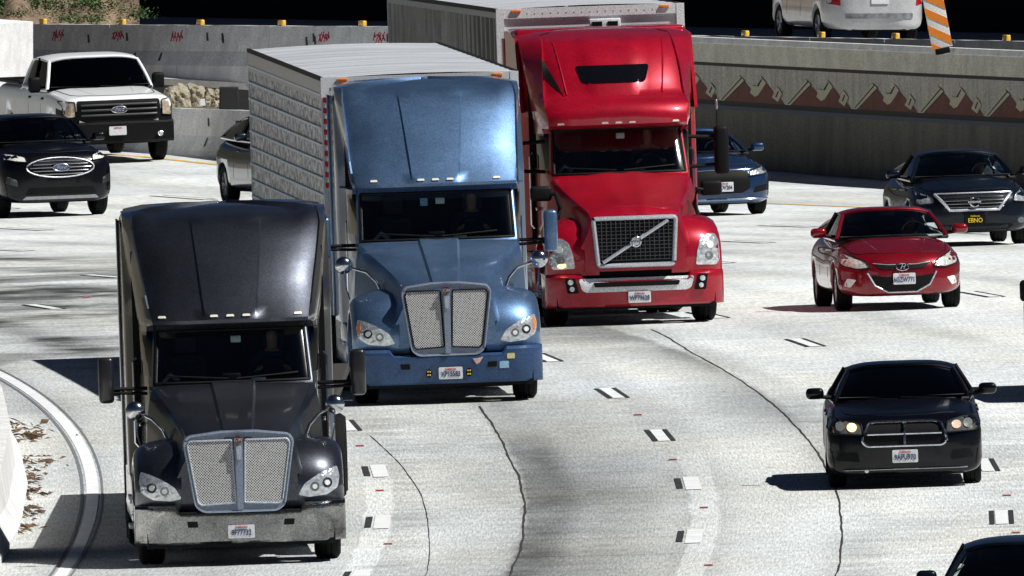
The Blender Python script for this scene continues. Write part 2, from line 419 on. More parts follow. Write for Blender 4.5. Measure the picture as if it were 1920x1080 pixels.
def cab_shell(root, P, kind, wide=False):
    """cab, sleeper and roof fairing: rows over z, columns round the outline; windscreen cells become glass"""
    if kind == 'kw':
        YF = [(.95,1.85),(2.04,1.86),(2.08,1.90),(2.16,1.95),(2.68,2.30),(2.735,2.33),(2.76,2.16),(2.84,2.19),(3.1,2.40),(3.4,2.66),(3.7,2.97),(3.88,3.2),(3.98,3.42),(4.03,3.7)]
        WF = [(.95,.95),(2.04,.96),(2.68,.91),(2.735,.90),(2.76,.93),(3.1,.99),(3.5,1.06),(3.88,1.12),(4.03,1.1)]
        if wide: WF = [(.95,1.0),(2.04,1.05),(2.68,1.03),(2.735,1.02),(2.76,1.07),(3.1,1.10),(3.5,1.12),(3.88,1.14),(4.03,1.12)]
        zs = [.95,1.3,1.7,2.04,2.08,2.16,2.3,2.45,2.57,2.68,2.735,2.76,2.80,2.84,2.95,3.1,3.25,3.4,3.55,3.7,3.8,3.88,3.94,3.98,4.01,4.03]
    else:
        YF = [(.95,1.85),(2.02,1.86),(2.06,1.90),(2.13,1.95),(2.62,2.26),(2.67,2.28),(2.69,2.0),(2.73,1.92),(2.85,1.9),(2.98,1.96),(3.06,2.08),(3.12,2.3),(3.3,2.45),(3.6,2.72),(3.8,3.0),(3.9,3.25),(3.96,3.6)]
        WF = [(.95,.95),(2.02,.97),(2.62,.93),(2.69,.98),(3.0,1.0),(3.12,.98),(3.5,.96),(3.8,.92),(3.96,.9)]
        zs = [.95,1.3,1.7,2.02,2.06,2.13,2.3,2.45,2.55,2.62,2.67,2.69,2.71,2.73,2.79,2.85,2.92,2.98,3.02,3.06,3.09,3.12,3.2,3.3,3.45,3.6,3.7,3.8,3.86,3.9,3.94,3.96]
    def row(z):
        yf = smooth_interp(YF, z) if kind != 'kw' or z > 2.76 or z < 2.7 else interp(YF, z)
        if 2.5 < z < 2.8: yf = interp(YF, z)
        wf = interp(WF, z)
        top = z > 2.74
        wd = (1.06 if not wide else 1.13) if not top else min(1.2, 1.06+(z-2.74)*.12)
        ws = 1.22 if z < 3.9 else 1.22-(z-3.9)*.5
        cr = .0
        if kind == 'kw' and z > 2.78: cr = min(1, (z-2.78)/.15)
        if kind != 'kw' and z > 3.1: cr = min(1, (z-3.1)/.15)*.6
        xc = .30+.10*max(0, z-2.78)
        pts = []
        def Fy(x): 
            t = abs(x)/wf
            y = yf+(.035 if z < 2.75 else .035+.13*min(1, (z-2.75)/.4))*t*t+.10*t**6
            if cr > 0:
                if abs(x) < xc: y -= .035*cr if kind == 'kw' else .03*cr
            return y
        xs = [0, .12, .22, xc-.012, xc+.012, xc+.14, wf*.66, wf*.78, wf*.88, wf*.945, wf*.98]
        for x in xs: pts.append((x, Fy(x)))
        pts.append((wf, yf+.2))
        yd = 2.95 if z < 2.75 else max(yf+.62, 2.95)
        pts.append((wf+(wd-wf)*.5, min(yf+.4, yd-.05) if z > 2.75 else 2.5))
        pts.append((wd, yd)); pts.append((wd+.005, max(yd+.35, 3.1))); 
        ysl = max(yd+.55, 3.35)
        pts.append((ws-.02, ysl)); pts.append((ws, ysl+.08)); pts.append((ws, 4.4)); pts.append((ws, 5.5)); pts.append((ws-.06, 5.6)); pts.append((0, 5.6))
        dz = lambda x: 0 if z < 3.85 or kind != 'kw' else min(1, (z-3.85)/.1)*(.03*math.exp(-((abs(x)-1.0)/.09)**2)-.035*math.exp(-((abs(x)-.80)/.1)**2))
        return [(x, y, z+dz(x)) for x, y in pts]
    shell = MB(); glass = MB(); sides = {1: MB(), -1: MB()}
    nrows = [row(z) for z in zs]
    gl_lo, gl_hi = zs[4], zs[10 if kind != 'kw' else 9]
    sl_lo, sl_hi = zs[5], zs[9]
    for sgn in (1, -1):
        R = [[(sgn*x, y, z) for x, y, z in r] for r in nrows]
        n = len(R[0])
        for i in range(len(R)-1):
            z0, z1 = zs[i], zs[i+1]
            for j in range(n-1):
                q = [R[i][j], R[i][j+1], R[i+1][j+1], R[i+1][j]]
                if gl_lo-.001 <= z0 and z1 <= gl_hi+.001 and j < 9: tgt = glass
                elif sl_lo-.001 <= z0 and z1 <= sl_hi+.001 and j in (11, 12, 13): tgt = sides[sgn]
                else: tgt = shell
                tgt.add(q, [(0,1,2,3)])
    top = nrows[-1]
    capc = [(x, y, z) for x, y, z in top] + [(-x, y, z) for x, y, z in top[::-1][1:-1]]
    # domed roof
    cx, cy = 0, (top[0][1]+5.6)/2
    rings = [capc]
    for t, dz in ((.85, .035), (.5, .06), (.05, .07)):
        rings.append([(cx+(x-cx)*t, cy+(y-cy)*t, z+dz) for x, y, z in capc])
    shell.grid(rings, True); shell.cap(rings[-1])
    sh = shell.build('cab', P['paint'], root, ang=30)
    gl = glass.build('windscreen', GLASS, root)
    for q_ in sides.values(): q_.build('side_window', GLASSD, root)
    # rubber seal round the windscreen
    ja = 9
    r0 = nrows[zs.index(gl_lo)]; r1 = nrows[zs.index(gl_hi)]
    loop = [Vector(p) for p in r0[:ja+1]] + [Vector(nrows[k][ja]) for k in range(zs.index(gl_lo), zs.index(gl_hi)+1)] + [Vector(p) for p in r1[:ja+1][::-1]]
    m = MB().tube([p+Vector((0,-.006,0)) for p in loop], .018, 6); m.mirror(); m.build('windscreen_seal', BLACK, gl)
    return sh, gl, nrows, zs

def truck(kind, px, py, paint_m, opts):
    M = vehicle_frame(px, py, 1.2, opts.get('yaw', 0))
    root = thing('semi_truck', opts['label'], 'truck', M, 'semi trucks on the freeway')
    P = {'paint': paint_m}
    sh, gl, nrows, zs = cab_shell(root, P, kind, kind == 'kw' and not opts.get('dark'))
    gk = 1.0 if opts.get('dark') else .90
    kw = kind == 'kw'
    zw0 = 2.08 if kw else 2.06
    # hood ---------------------------------------------------------
    if kw:
        ZC = [(.10,1.46),(.2,1.54),(.5,1.64),(1.0,1.80),(1.5,1.95),(1.93,2.075)]; WT = [(.10,.60),(.5,.66),(1.0,.76),(1.5,.87),(1.93,.97)]
        if not opts.get('dark'): WT = [(.10,.54),(.5,.62),(1.0,.76),(1.5,.92),(1.93,1.05)]
    else:
        ZC = [(.04,1.50),(.12,1.58),(.5,1.68),(1.0,1.80),(1.5,1.93),(1.93,2.055)]; WT = [(.04,.62),(.5,.70),(1.0,.80),(1.5,.90),(1.93,.98)]
    ys = [ZC[0][0], .13, .18, .25, .4, .6, .8, 1.0, 1.25, 1.5, 1.75, 1.93]
    rows = []
    for y in ys:
        zc = smooth_interp(ZC, y); w = smooth_interp(WT, y)
        c = .15+.05*y
        rd = .025
        half = [(0, zc+rd*.6), (c*.6, zc+rd), (c, zc+rd), (c+.03, zc-.005 if kw else zc+rd*.8), (w*.6, zc-.012), (w*.85, zc-.03), (w*.96, zc-.055), (w, zc-.10), (w+.02, zc-.2), (w+.05+.08*(y < .5), zc-.42), (w+.08, 1.05), (w+.08, .75)]
        rows.append([(-x, y, z) for x, z in half[::-1]]+[(x, y, z) for x, z in half[1:]])
    m = MB().grid(rows); m.cap(rows[0]); hood = m.build('hood', paint_m, root, ang=28)
    # fenders -------------------------------------------------------
    if kw: arcp = [(.20,.66),(.13,.8),(.13,.98),(.2,1.14),(.34,1.28),(.56,1.39),(.85,1.45),(1.15,1.45),(1.45,1.38),(1.7,1.22),(1.84,1.0),(1.88,.7)]
    else: arcp = [(.10,.70),(.07,.85),(.08,1.05),(.14,1.2),(.28,1.33),(.5,1.42),(.85,1.47),(1.15,1.45),(1.45,1.38),(1.7,1.24),(1.84,1.0),(1.88,.7)]
    fl = []
    for s in (1, -1):
        rows = []
        for y, z in arcp:
            k = max(0, min(1, (z-.7)/.75)); fr = 1 if y < .6 else max(0, 1-(y-.6)/.5)
            pts = [(.50, y, z+.03*k), (.72, y+.0, z+.03*k), (.88, y+.02*fr, z+.015*k), (1.0, y+.055*fr, z-.01*k), (1.10, y+.11*fr, z-.04*k), (1.17, y+.17*fr, z-.085*k), (1.21, y+.25*fr, z-.15*k), (1.225, y+.30*fr, z-.22*k), (1.22, y+.31*fr, z-.26*k), (1.12, y+.32*fr, z-.26*k)]
            rows.append([(s*x, yy, zz) for x, yy, zz in pts])
        m = MB().grid(rows); fl.append(m.build('fender', paint_m, root, ang=40))
    # dark inner arch
    m = MB()
    for s in (1, -1):
        m.box(*sorted((s*.5, s*.82)), .35, 1.9, .55, 1.25)
    m.box(-.62, .62, .2, 1.85, .45, 1.2); m.build('engine_bay', BLACK, root)
    B = bvh_of(hood, *fl, sh)
    Bf = bvh_of(*fl, hood)
    # bumper --------------------------------------------------------
    bm_mat = opts.get('bumper', BCHROME)
    rows = []
    prof = [(.04,.26),(.005,.29),(-.006,.40),(-.018,.50),(-.03,.60),(-.026,.64),(.03,.668),(.25,.675)]
    xs = [-1.235,-1.23,-1.2,-1.12,-1.0,-.85,-.76,-.70,-.5,-.25,0,.25,.5,.70,.76,.85,1.0,1.12,1.2,1.23,1.235]
    for x in xs:
        t = abs(x)/1.235; yo = .02+.07*t*t+.22*max(0, (t-.8)/.2)**2; hi = 1 if abs(x) > .72 else 0
        if abs(x) >= 1.23: yo += .12 if abs(x) > 1.232 else 0
        rows.append([(x, y*1.0+yo, z if z < .45 else z+(.05*hi*(z-.45)/.22)-(.03*(1-hi)*(z-.45)/.22)) for y, z in prof])
    m = MB().grid(rows)
    for s in (1, -1):  # return along the side
        r = rows[0 if s < 0 else -1]; m.grid([r, [(x, y+.5, z) for x, y, z in r]])
    bumper = m.build('bumper', bm_mat, root, ang=30)
    Bb = bvh_of(bumper)
    MB().box(-1.1, 1.1, .12, .3, .22, .6).build('bumper_backing', BLACK, root)
    if kw:
        for s in (1, -1):
            decal('tow_hole', rnd([(s*.50,.46),(s*.62,.46),(s*.63,.53),(s*.51,.53)] if s > 0 else [(s*.50,.46),(s*.51,.53),(s*.63,.53),(s*.62,.46)], .01), Bb, 'front', BLACK, root, .006, .02)
        plate(root, opts['plate'], 0.0 if opts.get('dark') else .02, -.03, .40)
        if not opts.get('dark'):
            for s in (1, -1):
                decal('bumper_lamp', circ(s*.26-.0, .40, .04, .055), Bb, 'front', BLACK, root, .01, .02)
                for dz in (-.02, .025):
                    for dx in (-.014, .014): decal('bulb', circ(s*.26+dx, .40+dz, .012, n=8), Bb, 'front', PLATEY, root, .016, .01)
            decal('sticker', rrect(.76,.86,.56,.63,.01), Bb, 'front', mat('sticker_yellow', (.8,.7,.3), .6), root, .006, .01)
            decal('sticker', rrect(.66,.78,.44,.53,.01), Bb, 'front', mat('sticker_blue', (.35,.6,.8), .6), root, .006, .01)
            decal('sticker', [(.31,.58),(.36,.50),(.40,.52),(.45,.60),(.38,.58)], Bb, 'front', mat('sticker_pink', (.75,.5,.45), .6), root, .006, .01)
    # grille --------------------------------------------------------
    if kw:
        fy = lambda z: .03+.10*max(0, (z-.62))/.9
        fr = opts.get('gframe', STEEL)
        outer = rnd([(gk*a_, b_) for a_, b_ in [(-.44,.63),(.44,.63),(.535,.70),(.655,1.46),(.60,1.53),(.2,1.575),(-.2,1.575),(-.60,1.53),(-.655,1.46),(-.535,.70)]], .05)
        m = MB().prism(outer, lambda a, b: (a, fy(b)-.03+.05*abs(a)**2, b), lambda a, b: (a*.98, fy(b)+.16, b))
        gf = m.build('grille_frame', fr, root)
        # raised rim
        m = MB(); n = len(outer)
        m.tube([(a*.975, fy(b)-.035+.05*a*a, .63+(b-.63)*.985+.006) for a, b in outer+outer[:1]], .014, 8); m.build('grille_rim', fr, gf)
        for s in (1, -1):
            pl = rnd([(s*.05,.74),(s*.455*gk,.72),(s*.495*gk,.76),(s*.60*gk,1.42),(s*.575*gk,1.468),(s*.08,1.47)], .02)
            if s < 0: pl = pl[::-1]
            g_ = MB().prism(pl, lambda a, b: (a, fy(b)-.042+.05*a*a, b), lambda a, b: (a, fy(b)+.02, b)).build('grille_mesh', mesh_grille_mat('woven_mesh', (.006,.006,.008), (.78,.78,.76)), root)
            m = MB(); m.tube([(a, fy(b)-.046+.05*a*a, b) for a, b in pl+pl[:1]], .011, 6); m.build('mesh_border', BLACK if not opts.get('dark') else SATIN, g_)
        MB().prism(rnd([(-.035,.66),(.035,.66),(.05,1.5),(-.05,1.5)], .02), lambda a, b: (a, fy(b)-.07, b), lambda a, b: (a, fy(b), b)).build('grille_bar', fr, root)
        e = MB().lathe_y([(-.03,.02),(-.025,.042),(0,.05),(.02,.05)], 0, fy(1.46)-.09, 1.47, 18, 1, 1.15).build('emblem', mat('emblem_red', (.10,.008,.012), .35, coat=1), root)
        MB().prism(rnd([(-.03,1.40),(.03,1.40),(.022,1.24),(-.022,1.24)], .01), lambda a, b: (a, fy(b)-.1, b), lambda a, b: (a, fy(b)-.05, b)).build('emblem_tail', SATIN, e)
        text('emblem_letters', 'KW', .06, (0, fy(1.46)-.124, 1.47), CHROME, e)
    else:
        fy = lambda z: .0+.05*max(0, (z-.75))/.8
        outer = rnd([(-.545,.80),(.545,.80),(.60,1.50),(-.60,1.50)], .05); inner = rnd([(-.50,.85),(.50,.85),(.545,1.45),(-.545,1.45)], .04)
        gf = MB().prism(outer, lambda a, b: (a, fy(b)-.03, b), lambda a, b: (a, fy(b)+.10, b)).build('grille', BLACK, root)
        m = MB(); m.tube([((a+c)/2, fy((b+d)/2)-.03, (b+d)/2) for (a, b), (c, d) in zip(outer+outer[:1], inner+inner[:1])], .032, 8); m.build('grille_frame', SATIN, gf)
        m = MB()
        for i in range(1, 12):
            z = .85+.6*i/12; m.box(-.51-.003*i, .51+.003*i, fy(z)-.045, fy(z)-.03, z-.004, z+.004)
        for i in range(1, 16):
            x = -.53+1.06*i/16; m.box(x-.004, x+.004, fy(1.1)-.043, fy(1.1)-.0, .85, 1.44)
        m.build('grille_slats', mat('slat_metal', (.10,.10,.11), .4, metal=.5), gf)
        MB().tube([(-.46,fy(.88)-.065,.87),(.46,fy(1.42)-.065,1.43)], .024, 8).build('diagonal_bar', SATIN, gf)
        e = MB().lathe_y([(-.035,.055),(-.045,.065),(-.035,.08),(0,.08)], 0, fy(1.15)-.065, 1.15, 24).build('emblem', CHROME, gf)
        MB().tube([(.05,fy(1.15)-.1,1.205),(.105,fy(1.15)-.1,1.26)], .012, 6).build('emblem_arrow', CHROME, e)
        text('emblem_letters', 'VOLVO', .035, (0, fy(1.15)-.113, 1.15), PLATEBLUE, e)
        # silver bumper insert
        ins = rnd([(-.80,.655),(-.76,.50),(-.70,.465),(.70,.465),(.76,.50),(.80,.655)], .03)
        decal('bumper_insert', ins, Bb, 'front', mat('bumper_silver', (.8,.82,.85), .45, metal=.2, coat=.3), root, .02, .05)
        decal('bumper_slot', rnd([(-.60,.60),(-.58,.535),(.58,.535),(.60,.60)], .02), Bb, 'front', BLACK, root, .045, .03)
        for s in (1, -1):
            pg = rnd([(s*.80,.46),(s*.96,.46),(s*.99,.67),(s*.85,.67)], .02)
            fg = decal('fog_lamp', pg if s > 0 else pg[::-1], Bb, 'front', BLACK, root, .03, .04)
            decal('lamp_lens', circ(s*.915,.615,.038), Bb, 'front', LAMP, fg, .045, .02); decal('lamp_lens', circ(s*.895,.52,.034), Bb, 'front', LAMP, fg, .045, .02)
        plate(root, opts['plate'], .03, -.06, .385)
    # headlights ------------------------------------------------------
    for s in (1, -1):
        if kw: pg = [(.68,.80),(.76,.93),(.90,1.02),(1.05,1.09),(1.15,1.12),(1.175,1.0),(1.15,.87),(1.02,.79),(.80,.77)]
        else: pg = [(.84,.80),(.86,.98),(.91,1.15),(1.0,1.22),(1.13,1.22),(1.18,1.12),(1.185,.86),(1.13,.79)]
        pg = rnd([(s*a, b) for a, b in pg], .025)
        if s < 0: pg = pg[::-1]
        h = decal('headlight', pg, Bf, 'front', LAMP, root, .012, .05)
        m_ = BLACK
        Bh = bvh_of(h)
        if kw:
            for cx, cz, r in ((.88,.89,.058),(1.03,.93,.062)):
                b1 = decal('bulb', circ(s*cx, cz, r*.95), Bh, 'front', LAMPD, h, .004, .01); decal('bulb_core', circ(s*cx, cz, r*.5), Bh, 'front', WHITELAMP, b1, .012, .01)
            ag = [(s*1.12,1.07),(s*1.145,1.08),(s*1.165,1.0),(s*1.15,.92),(s*1.13,.92)]
            if not opts.get('dark') or 0: decal('turn_signal', ag if s < 0 else ag[::-1], Bh, 'front', AMBER, h, .006, .01)
        else:
            b1 = decal('bulb', circ(s*1.03, .92, .06), Bh, 'front', RIMM, h, .004, .01)
            if s < 0: decal('lit_lamp', circ(s*1.02, .84, .055, .03), Bh, 'front', GLOW, h, .014, .01)
            decal('bulb_core', circ(s*1.05, 1.07, .05), Bh, 'front', WHITELAMP, b1, .012, .01)
    # roof fairing lamps -----------------------------------------------
    Bs = bvh_of(sh)
    lz = 2.85 if kw else 2.755
    for x in (-.80,-.19,0,.19,.80):
        decal('marker_light', rnd([(x-.05,lz-.013),(x+.05,lz-.013),(x+.04,lz+.013),(x-.04,lz+.013)], .01), Bs, 'front', mat('marker_lens', (.9,.84,.72), .3, coat=1, grain=.1), root, .02, .03)
    if not kw:
        decal('roof_window', rnd([(-.44,3.30),(.44,3.30),(.52,3.54),(-.52,3.54)], .05), Bs, 'front', GLASSD if False else mat('black_glass', (.004,.004,.005), .08, grain=0, coat=1), root, .012, .03)
        for s in (1, -1):
            a = [(s*.66,3.14),(s*.72,3.14),(s*.80,3.9),(s*.78,3.9)]
            MB().tube([Bs.ray_cast(Vector((s*(.66+.10*t), -3, 3.14+.72*t)), Vector((0,1,0)))[0]+Vector((0,.006,.004)) for t in [i/8 for i in range(9)]], .014, 6).build('roof_crease', paint_m, root)
            if s < 0: decal('fairing_gap_shade', [(-.95,3.68),(-.955,3.40),(-.70,3.13)], Bs, 'front', BLACK, root, .01, .03)  # black wedge painted for the shaded gap beside the roof cap
            # side wing of the roof fairing
            m = MB(); m.prism([(3.3,2.9),(3.9,3.92),(5.55,4.0),(5.55,2.9)], lambda y, z: (s*1.235, y, z), lambda y, z: (s*1.19, y, z)); m.build('roof_side_fairing', paint_m, root)
        MB().box(-1.19, 1.19, 4.3, 5.58, 3.90, 4.03, .05).build('roof_rear_deflector', paint_m, root)
    # cab side furniture -------------------------------------------------
    for s in (1, -1):
        MB().box(*sorted((s*1.06, s*1.13)), 3.26, 3.30, 1.1, 3.6).build('door_seam', BLACK, root)
    for s in (1, -1):
        MB().box(*sorted((s*1.215, s*1.245)), 5.45, 5.95, 1.0, 3.9, .012).build('side_extender', paint_m, root)
        hd = MB().box(*sorted((s*1.07, s*1.1)), 2.85, 3.0, 1.55, 1.6, .01).build('door_handle', CHROME, root)
        # grab rail
        MB().tube([(s*1.1,3.18,1.3),(s*1.14,3.18,1.35),(s*1.14,3.18,2.3),(s*1.1,3.18,2.35)], .018, 6).build('grab_rail', CHROME, root)
        # tank + steps
        tk = MB().lathe_y([(0,.28),(.04,.32),(1.9,.32),(1.94,.28)], s*.93, 2.6, .62, 20).build('fuel_tank', CHROME if opts.get('dark') else SATIN, root)
        for z in (.38,.72): MB().box(*sorted((s*1.0, s*1.26)), 2.2, 2.9, z, z+.04).build('step', SATIN, root)
        MB().box(*sorted((s*1.19, s*1.22)), 2.1, 5.6, .45, .98, .01).build('side_skirt', paint_m, root)
        # hub protrusions (wheel nuts) 
    # mirrors ---------------------------------------------------------------
    mm = opts.get('mirror', BLACK)
    for s in (1, -1):
        if kw:
            mr = MB().box(s*1.48-.09, s*1.48+.09, 2.18, 2.36, 1.86, 2.40, .05).build('mirror', mm, root)
            m = MB(); m.tube([(s*1.0,2.3,2.02),(s*1.42,2.27,2.02)], .026, 6); m.tube([(s*1.0,2.3,1.96),(s*1.42,2.27,1.98)], .022, 6)
            m.build('mirror_arm', BLACK, mr)
            MB().box(s*1.48-.075, s*1.48+.075, 2.355, 2.37, 1.9, 2.36).build('mirror_glass', mat('mirror_glass', (.6,.62,.65), .03, metal=1, grain=0), mr)
            hx = 1.17 if opts.get('dark') else 1.27
            r = MB().ell((s*hx,1.22,1.80), (.115,.09,.115), 20, 14).build('hood_mirror', CHROME, root)
            m = MB(); m.tube([(s*(hx-.03),1.26,1.78),(s*.98,1.15,1.70),(s*.86,1.02,1.58),(s*.80,.95,1.44)], .018, 8); MB().tube([(s*hx,1.25,1.78),(s*(hx-.02),1.2,1.5),(s*(hx-.06),1.1,1.36)], .011, 6).build('mirror_brace', CHROME, r)
            m.build('mirror_arm', CHROME, r)
        else:
            mr = MB().box(s*1.45-.10, s*1.45+.10, 2.2, 2.40, 1.98, 2.66, .06).build('mirror', BLACK, root)
            m = MB(); m.tube([(s*1.0,2.3,2.1),(s*1.4,2.3,2.12)], .03, 6); m.tube([(s*1.0,2.3,2.52),(s*1.4,2.3,2.5)], .03, 6)
            m.build('mirror_arm', BLACK, mr)
            r = MB().box(s*1.18-.15, s*1.18+.15, 1.1, 1.22, 1.72, 1.93, .05).build('hood_mirror', BLACK, root)
            m = MB(); m.tube([(s*1.1,1.15,1.80),(s*.98,1.1,1.82),(s*.93,1.05,1.62),(s*.98,.98,1.46)], .035, 8); m.build('mirror_arm', BLACK, r)
            an = MB().tube([(s*1.40,2.3,2.6),(s*1.40,2.3,3.1)], .008, 6); a_ = an.build('antenna', BLACK, root)
            MB().tube([(s*1.40,2.3,2.88),(s*1.40,2.3,2.9),(s*1.40,2.3,3.0),(s*1.40,2.3,3.02)], [.008,.02,.02,.008], 8).build('antenna_coil', RIMM if s > 0 else BLACK, a_)
    # wipers, interior -------------------------------------------------------
    Bg = bvh_of(gl)
    for s in (1, -1):
        pts = []
        for t in range(7):
            x = s*.05+ s*.72*t/6; z = zw0+.035+.05*t/6
            h = Bg.ray_cast(Vector((x, -3, z)), Vector((0,1,0)))[0]
            if h: pts.append(h+Vector((0,-.025,0)))
        MB().tube(pts, .012, 5).build('wiper', BLACK, root)
    m = MB(); m.box(-.98, .98, 2.12, 2.75, 1.7, 2.06, .05); m.build('dashboard', mat('dash_grey', (.17,.2,.2), .7), root)
    m = MB(); m.box(-1.0, 1.0, 4.0, 4.04, 1.2, 3.2); m.build('cabin_curtain', DARKIN, root)
    for s in (1, -1): 
        m = MB(); m.box(s*.52-.25, s*.52+.25, 3.3, 3.45, 1.5, 2.35, .06); st = m.build('seat', mat('seat_grey', (.05,.05,.055), .9), root)
        MB().box(s*.52-.13, s*.52+.13, 3.3, 3.42, 2.38, 2.58, .04).build('headrest', mat('seat_grey', (.05,.05,.055), .9), st)
    sw = MB(); sw.tube([(.5+.23*math.cos(a), 2.78+.1*math.sin(a), 2.12+.2*math.sin(a)) for a in [2*PI*k/20 for k in range(21)]], .016, 6); sw.build('steering_wheel', BLACK, root)
    MB().box(.0, .12, 2.40, 2.44, 2.52, 2.60, .01).build('toll_transponder', WHITELAMP, root)
    MB().box(-.12, .10, 2.16, 2.26, 2.05, 2.17, .02).build('dash_camera', BLACK, root)
    MB().box(.22, .40, 2.45, 2.5, 2.07, 2.10, .01).build('dash_papers', PLATEW, root)
    MB().tube([(-.8,2.5,2.07),(-.72,2.5,2.16),(-.62,2.5,2.08)], .03, 8).build('dash_cloth', mat('cloth_pale', (.4,.45,.5), .8), root)
    if not opts.get('dark') and kind == 'kw': MB().box(-.20, -.10, 2.42, 2.45, 2.50, 2.60, .01).build('pass_sticker', mat('sticker_blue', (.35,.6,.8), .6), root)
    # chassis ------------------------------------------------------------------
    m = MB()
    for s in (1, -1): m.box(s*.43-.05, s*.43+.05, .5, 8.0, .65, .93)
    m.box(-.4, .4, 1.9, 5.4, .5, .9); m.box(-1.0, 1.0, 1.12, 1.28, .40, .56); m.box(-.95, .95, 6.1, 6.25, .42, .58); m.box(-.95, .95, 7.4, 7.55, .42, .58); m.box(-.5, .5, 6.2, 7.3, .93, 1.15)
    m.build('chassis', BLACK, root)
    for s in (1, -1):
        wheel(root, s*1.03, 1.2, .5, .30, .3, SATIN)
        for y in (6.17, 7.47): wheel(root, s*.92, y, .5, .56, .3, SATIN)
        lu = MB()
        for k in range(8):
            a = 2*PI*k/8; lu.tube([(s*1.14,1.2+.12*math.cos(a),.5+.12*math.sin(a)),(s*1.25,1.2+.12*math.cos(a),.5+.12*math.sin(a))], [.02,.006], 6)
        lu.build('wheel_nuts', CHROME, root)
        MB().box(*sorted((s*.65, s*1.2)), 8.0, 8.03, .25, 1.0).build('mud_flap', RUBBER, root)
    return root, M

def trailer(M, L, W, H, style, label):
    root = thing('semi_trailer', label, 'trailer', M, 'box trailers behind the semi trucks')
    w = W/2; zb = 1.12
    ALU = mat('trailer_alu', (.62,.64,.66), .35, metal=.5, grain=.3)
    WHT = mat('trailer_white', (.78,.79,.8), .5, grain=.15, var=.12)
    ROOF = mat('trailer_roof', (.62,.64,.66), .55, metal=.1, grain=.2, col2=(.42,.44,.47), vscale=3, stretch=(.15,1.6,1), sharp=.08)
    rf = MB()
    rows = []
    n = 34
    for i in range(n+1):
        y = L*i/n
        rows.append([(x*w*.985, y, H-.015+.035*(1-x*x)+(.006 if i % 2 else 0)) for x in (-1,-.7,-.35,0,.35,.7,1)])
    rf.grid(rows).build('roof', ROOF, root)
    fm = ALU if style == 'reefer' else WHT
    MB().box(-w+.05, w-.05, .02, .08, zb, H-.1).build('front_wall', WHT, root)
    m = MB(); m.box(-w, w, -.015, .05, H-.14, H); 
    for s in (1, -1): m.box(*sorted((s*w, s*(w-.11))), -.02, .09, zb-.05, H)
    m.box(-w, w, -.015, .06, zb-.12, zb+.05)
    m.build('front_frame', WHT if style == 'reefer' else mat('frame_grey', (.78,.79,.8), .5, metal=.0), root)
    for s in (1, -1):
        if style == 'reefer':
            MB().box(*sorted((s*(w-.02), s*(w-.06))), .05, L-.05, zb, H-.1).build('side_wall', mat('quilted_alu_glints', (.95,.97,1.), .4, metal=.15, grain=.3, gscale=60, bump=0, col2=(.16,.17,.19), vscale=50, stretch=(1,.05,.17), sharp=.12), root)  # bright and dark flecks paint sparkling reflections into the aluminium colour
            m = MB()
            for i in range(13):
                z = zb+.12+(H-zb-.35)*i/12; m.box(*sorted((s*(w-.03), s*(w+.012))), .1, L-.1, z-.015, z+.015)
            m.build('rub_rail', mat('rail_blue_grey', (.9,.95,1.), .8, metal=.0, grain=.1, spec=.1), root)
        else:
            pts = []
            k = int(L/.62)
            rows = [[], []]
            for i in range(k*4+1):
                y = .08+(L-.16)*i/(k*4); d = [0, .035, .035, 0][i % 4]
                for r, z in ((0, zb), (1, H-.12)): rows[r].append((s*(w-.035+d), y, z))
            MB().grid(rows).build('side_wall', mat('rib_shade_side', (.42,.43,.43), .5, metal=.2, grain=.3, col2=(.16,.165,.17), vscale=2.5, stretch=(1,.5,.3), wave=(1, .62, .28)), root)  # dark bands in the colour paint the shade between the ribs
        MB().box(*sorted((s*(w+.006), s*(w-.03))), 0.0, L, H-.045, H+.006).build('roof_edge_trim', BLACK, root)
        m = MB(); m.box(*sorted((s*w, s*(w-.06))), 0.05, L, H-(.30 if style == 'reefer' else .13), H-.05); m.box(*sorted((s*w, s*(w-.06))), 0.05, L, zb-.12, zb+.02)
        m.build('side_rail', ALU if style == 'reefer' else mat('frame_grey2', (.42,.44,.45), .5, metal=.3), root)
    MB().box(-w, w, L-.06, L, zb-.1, H-.01).build('rear_door', WHT, root)
    MB().box(-w+.03, w-.03, .1, L-.1, zb-.08, zb).build('floor', BLACK, root)
    for s in (1, -1):
        MB().box(s*(w-.28)-.07, s*(w-.28)+.07, -.04, -.014, H-.06, H-.02, .01).build('marker_light', AMBER, root)
    if style == 'reefer':
        RT = mat('red_tape', (.7,.03,.04), .4, grain=.2)
        for i in range(9):
            z = 3.9-.14*i; MB().box(-w+.02, -w+.07, -.027, -.018, z-.11, z-.04).build('reflective_tape', RT, root)
        MB().box(w-.08, w-.02, -.03, -.018, 3.15, 3.88).build('reflective_tape', RT, root)
        m = MB(); m.box(-w+.02, -w+.07, -.024, -.018, 1.3, 2.6); m.build('white_tape', WHT, root)
        MB().box(w-.07, w-.02, -.034, -.018, 3.02, 3.13).build('blue_sticker', mat('blue_sticker', (.1,.3,.7), .5), root)
    else:
        c = MB().box(-.02, .42, -.05, -.005, 3.98, 4.12, .015).build('light_panel', mat('panel_white', (.85,.86,.88), .4), root)
        for x in (.09, .31): MB().box(x-.07, x+.07, -.062, -.045, 4.02, 4.08).build('lamp_slot', BLACK, c)
        m = MB()
        for x in range(-11, 12):
            m.ell((x*.11, -.018, H-.07), (.008,.006,.008), 6, 4)
        m.build('rivets', ALU, root)
    m = MB()
    for s in (1, -1):
        m.box(s*.9-.06, s*.9+.06, 2.6, 2.75, .35, zb-.1); m.box(s*.9-.15, s*.9+.15, 2.55, 2.8, .28, .34)
    m.build('landing_gear', BLACK, root)
    m = MB()
    for s in (1, -1): m.box(s*.5-.06, s*.5+.06, L-5, L-.3, .75, zb-.08)
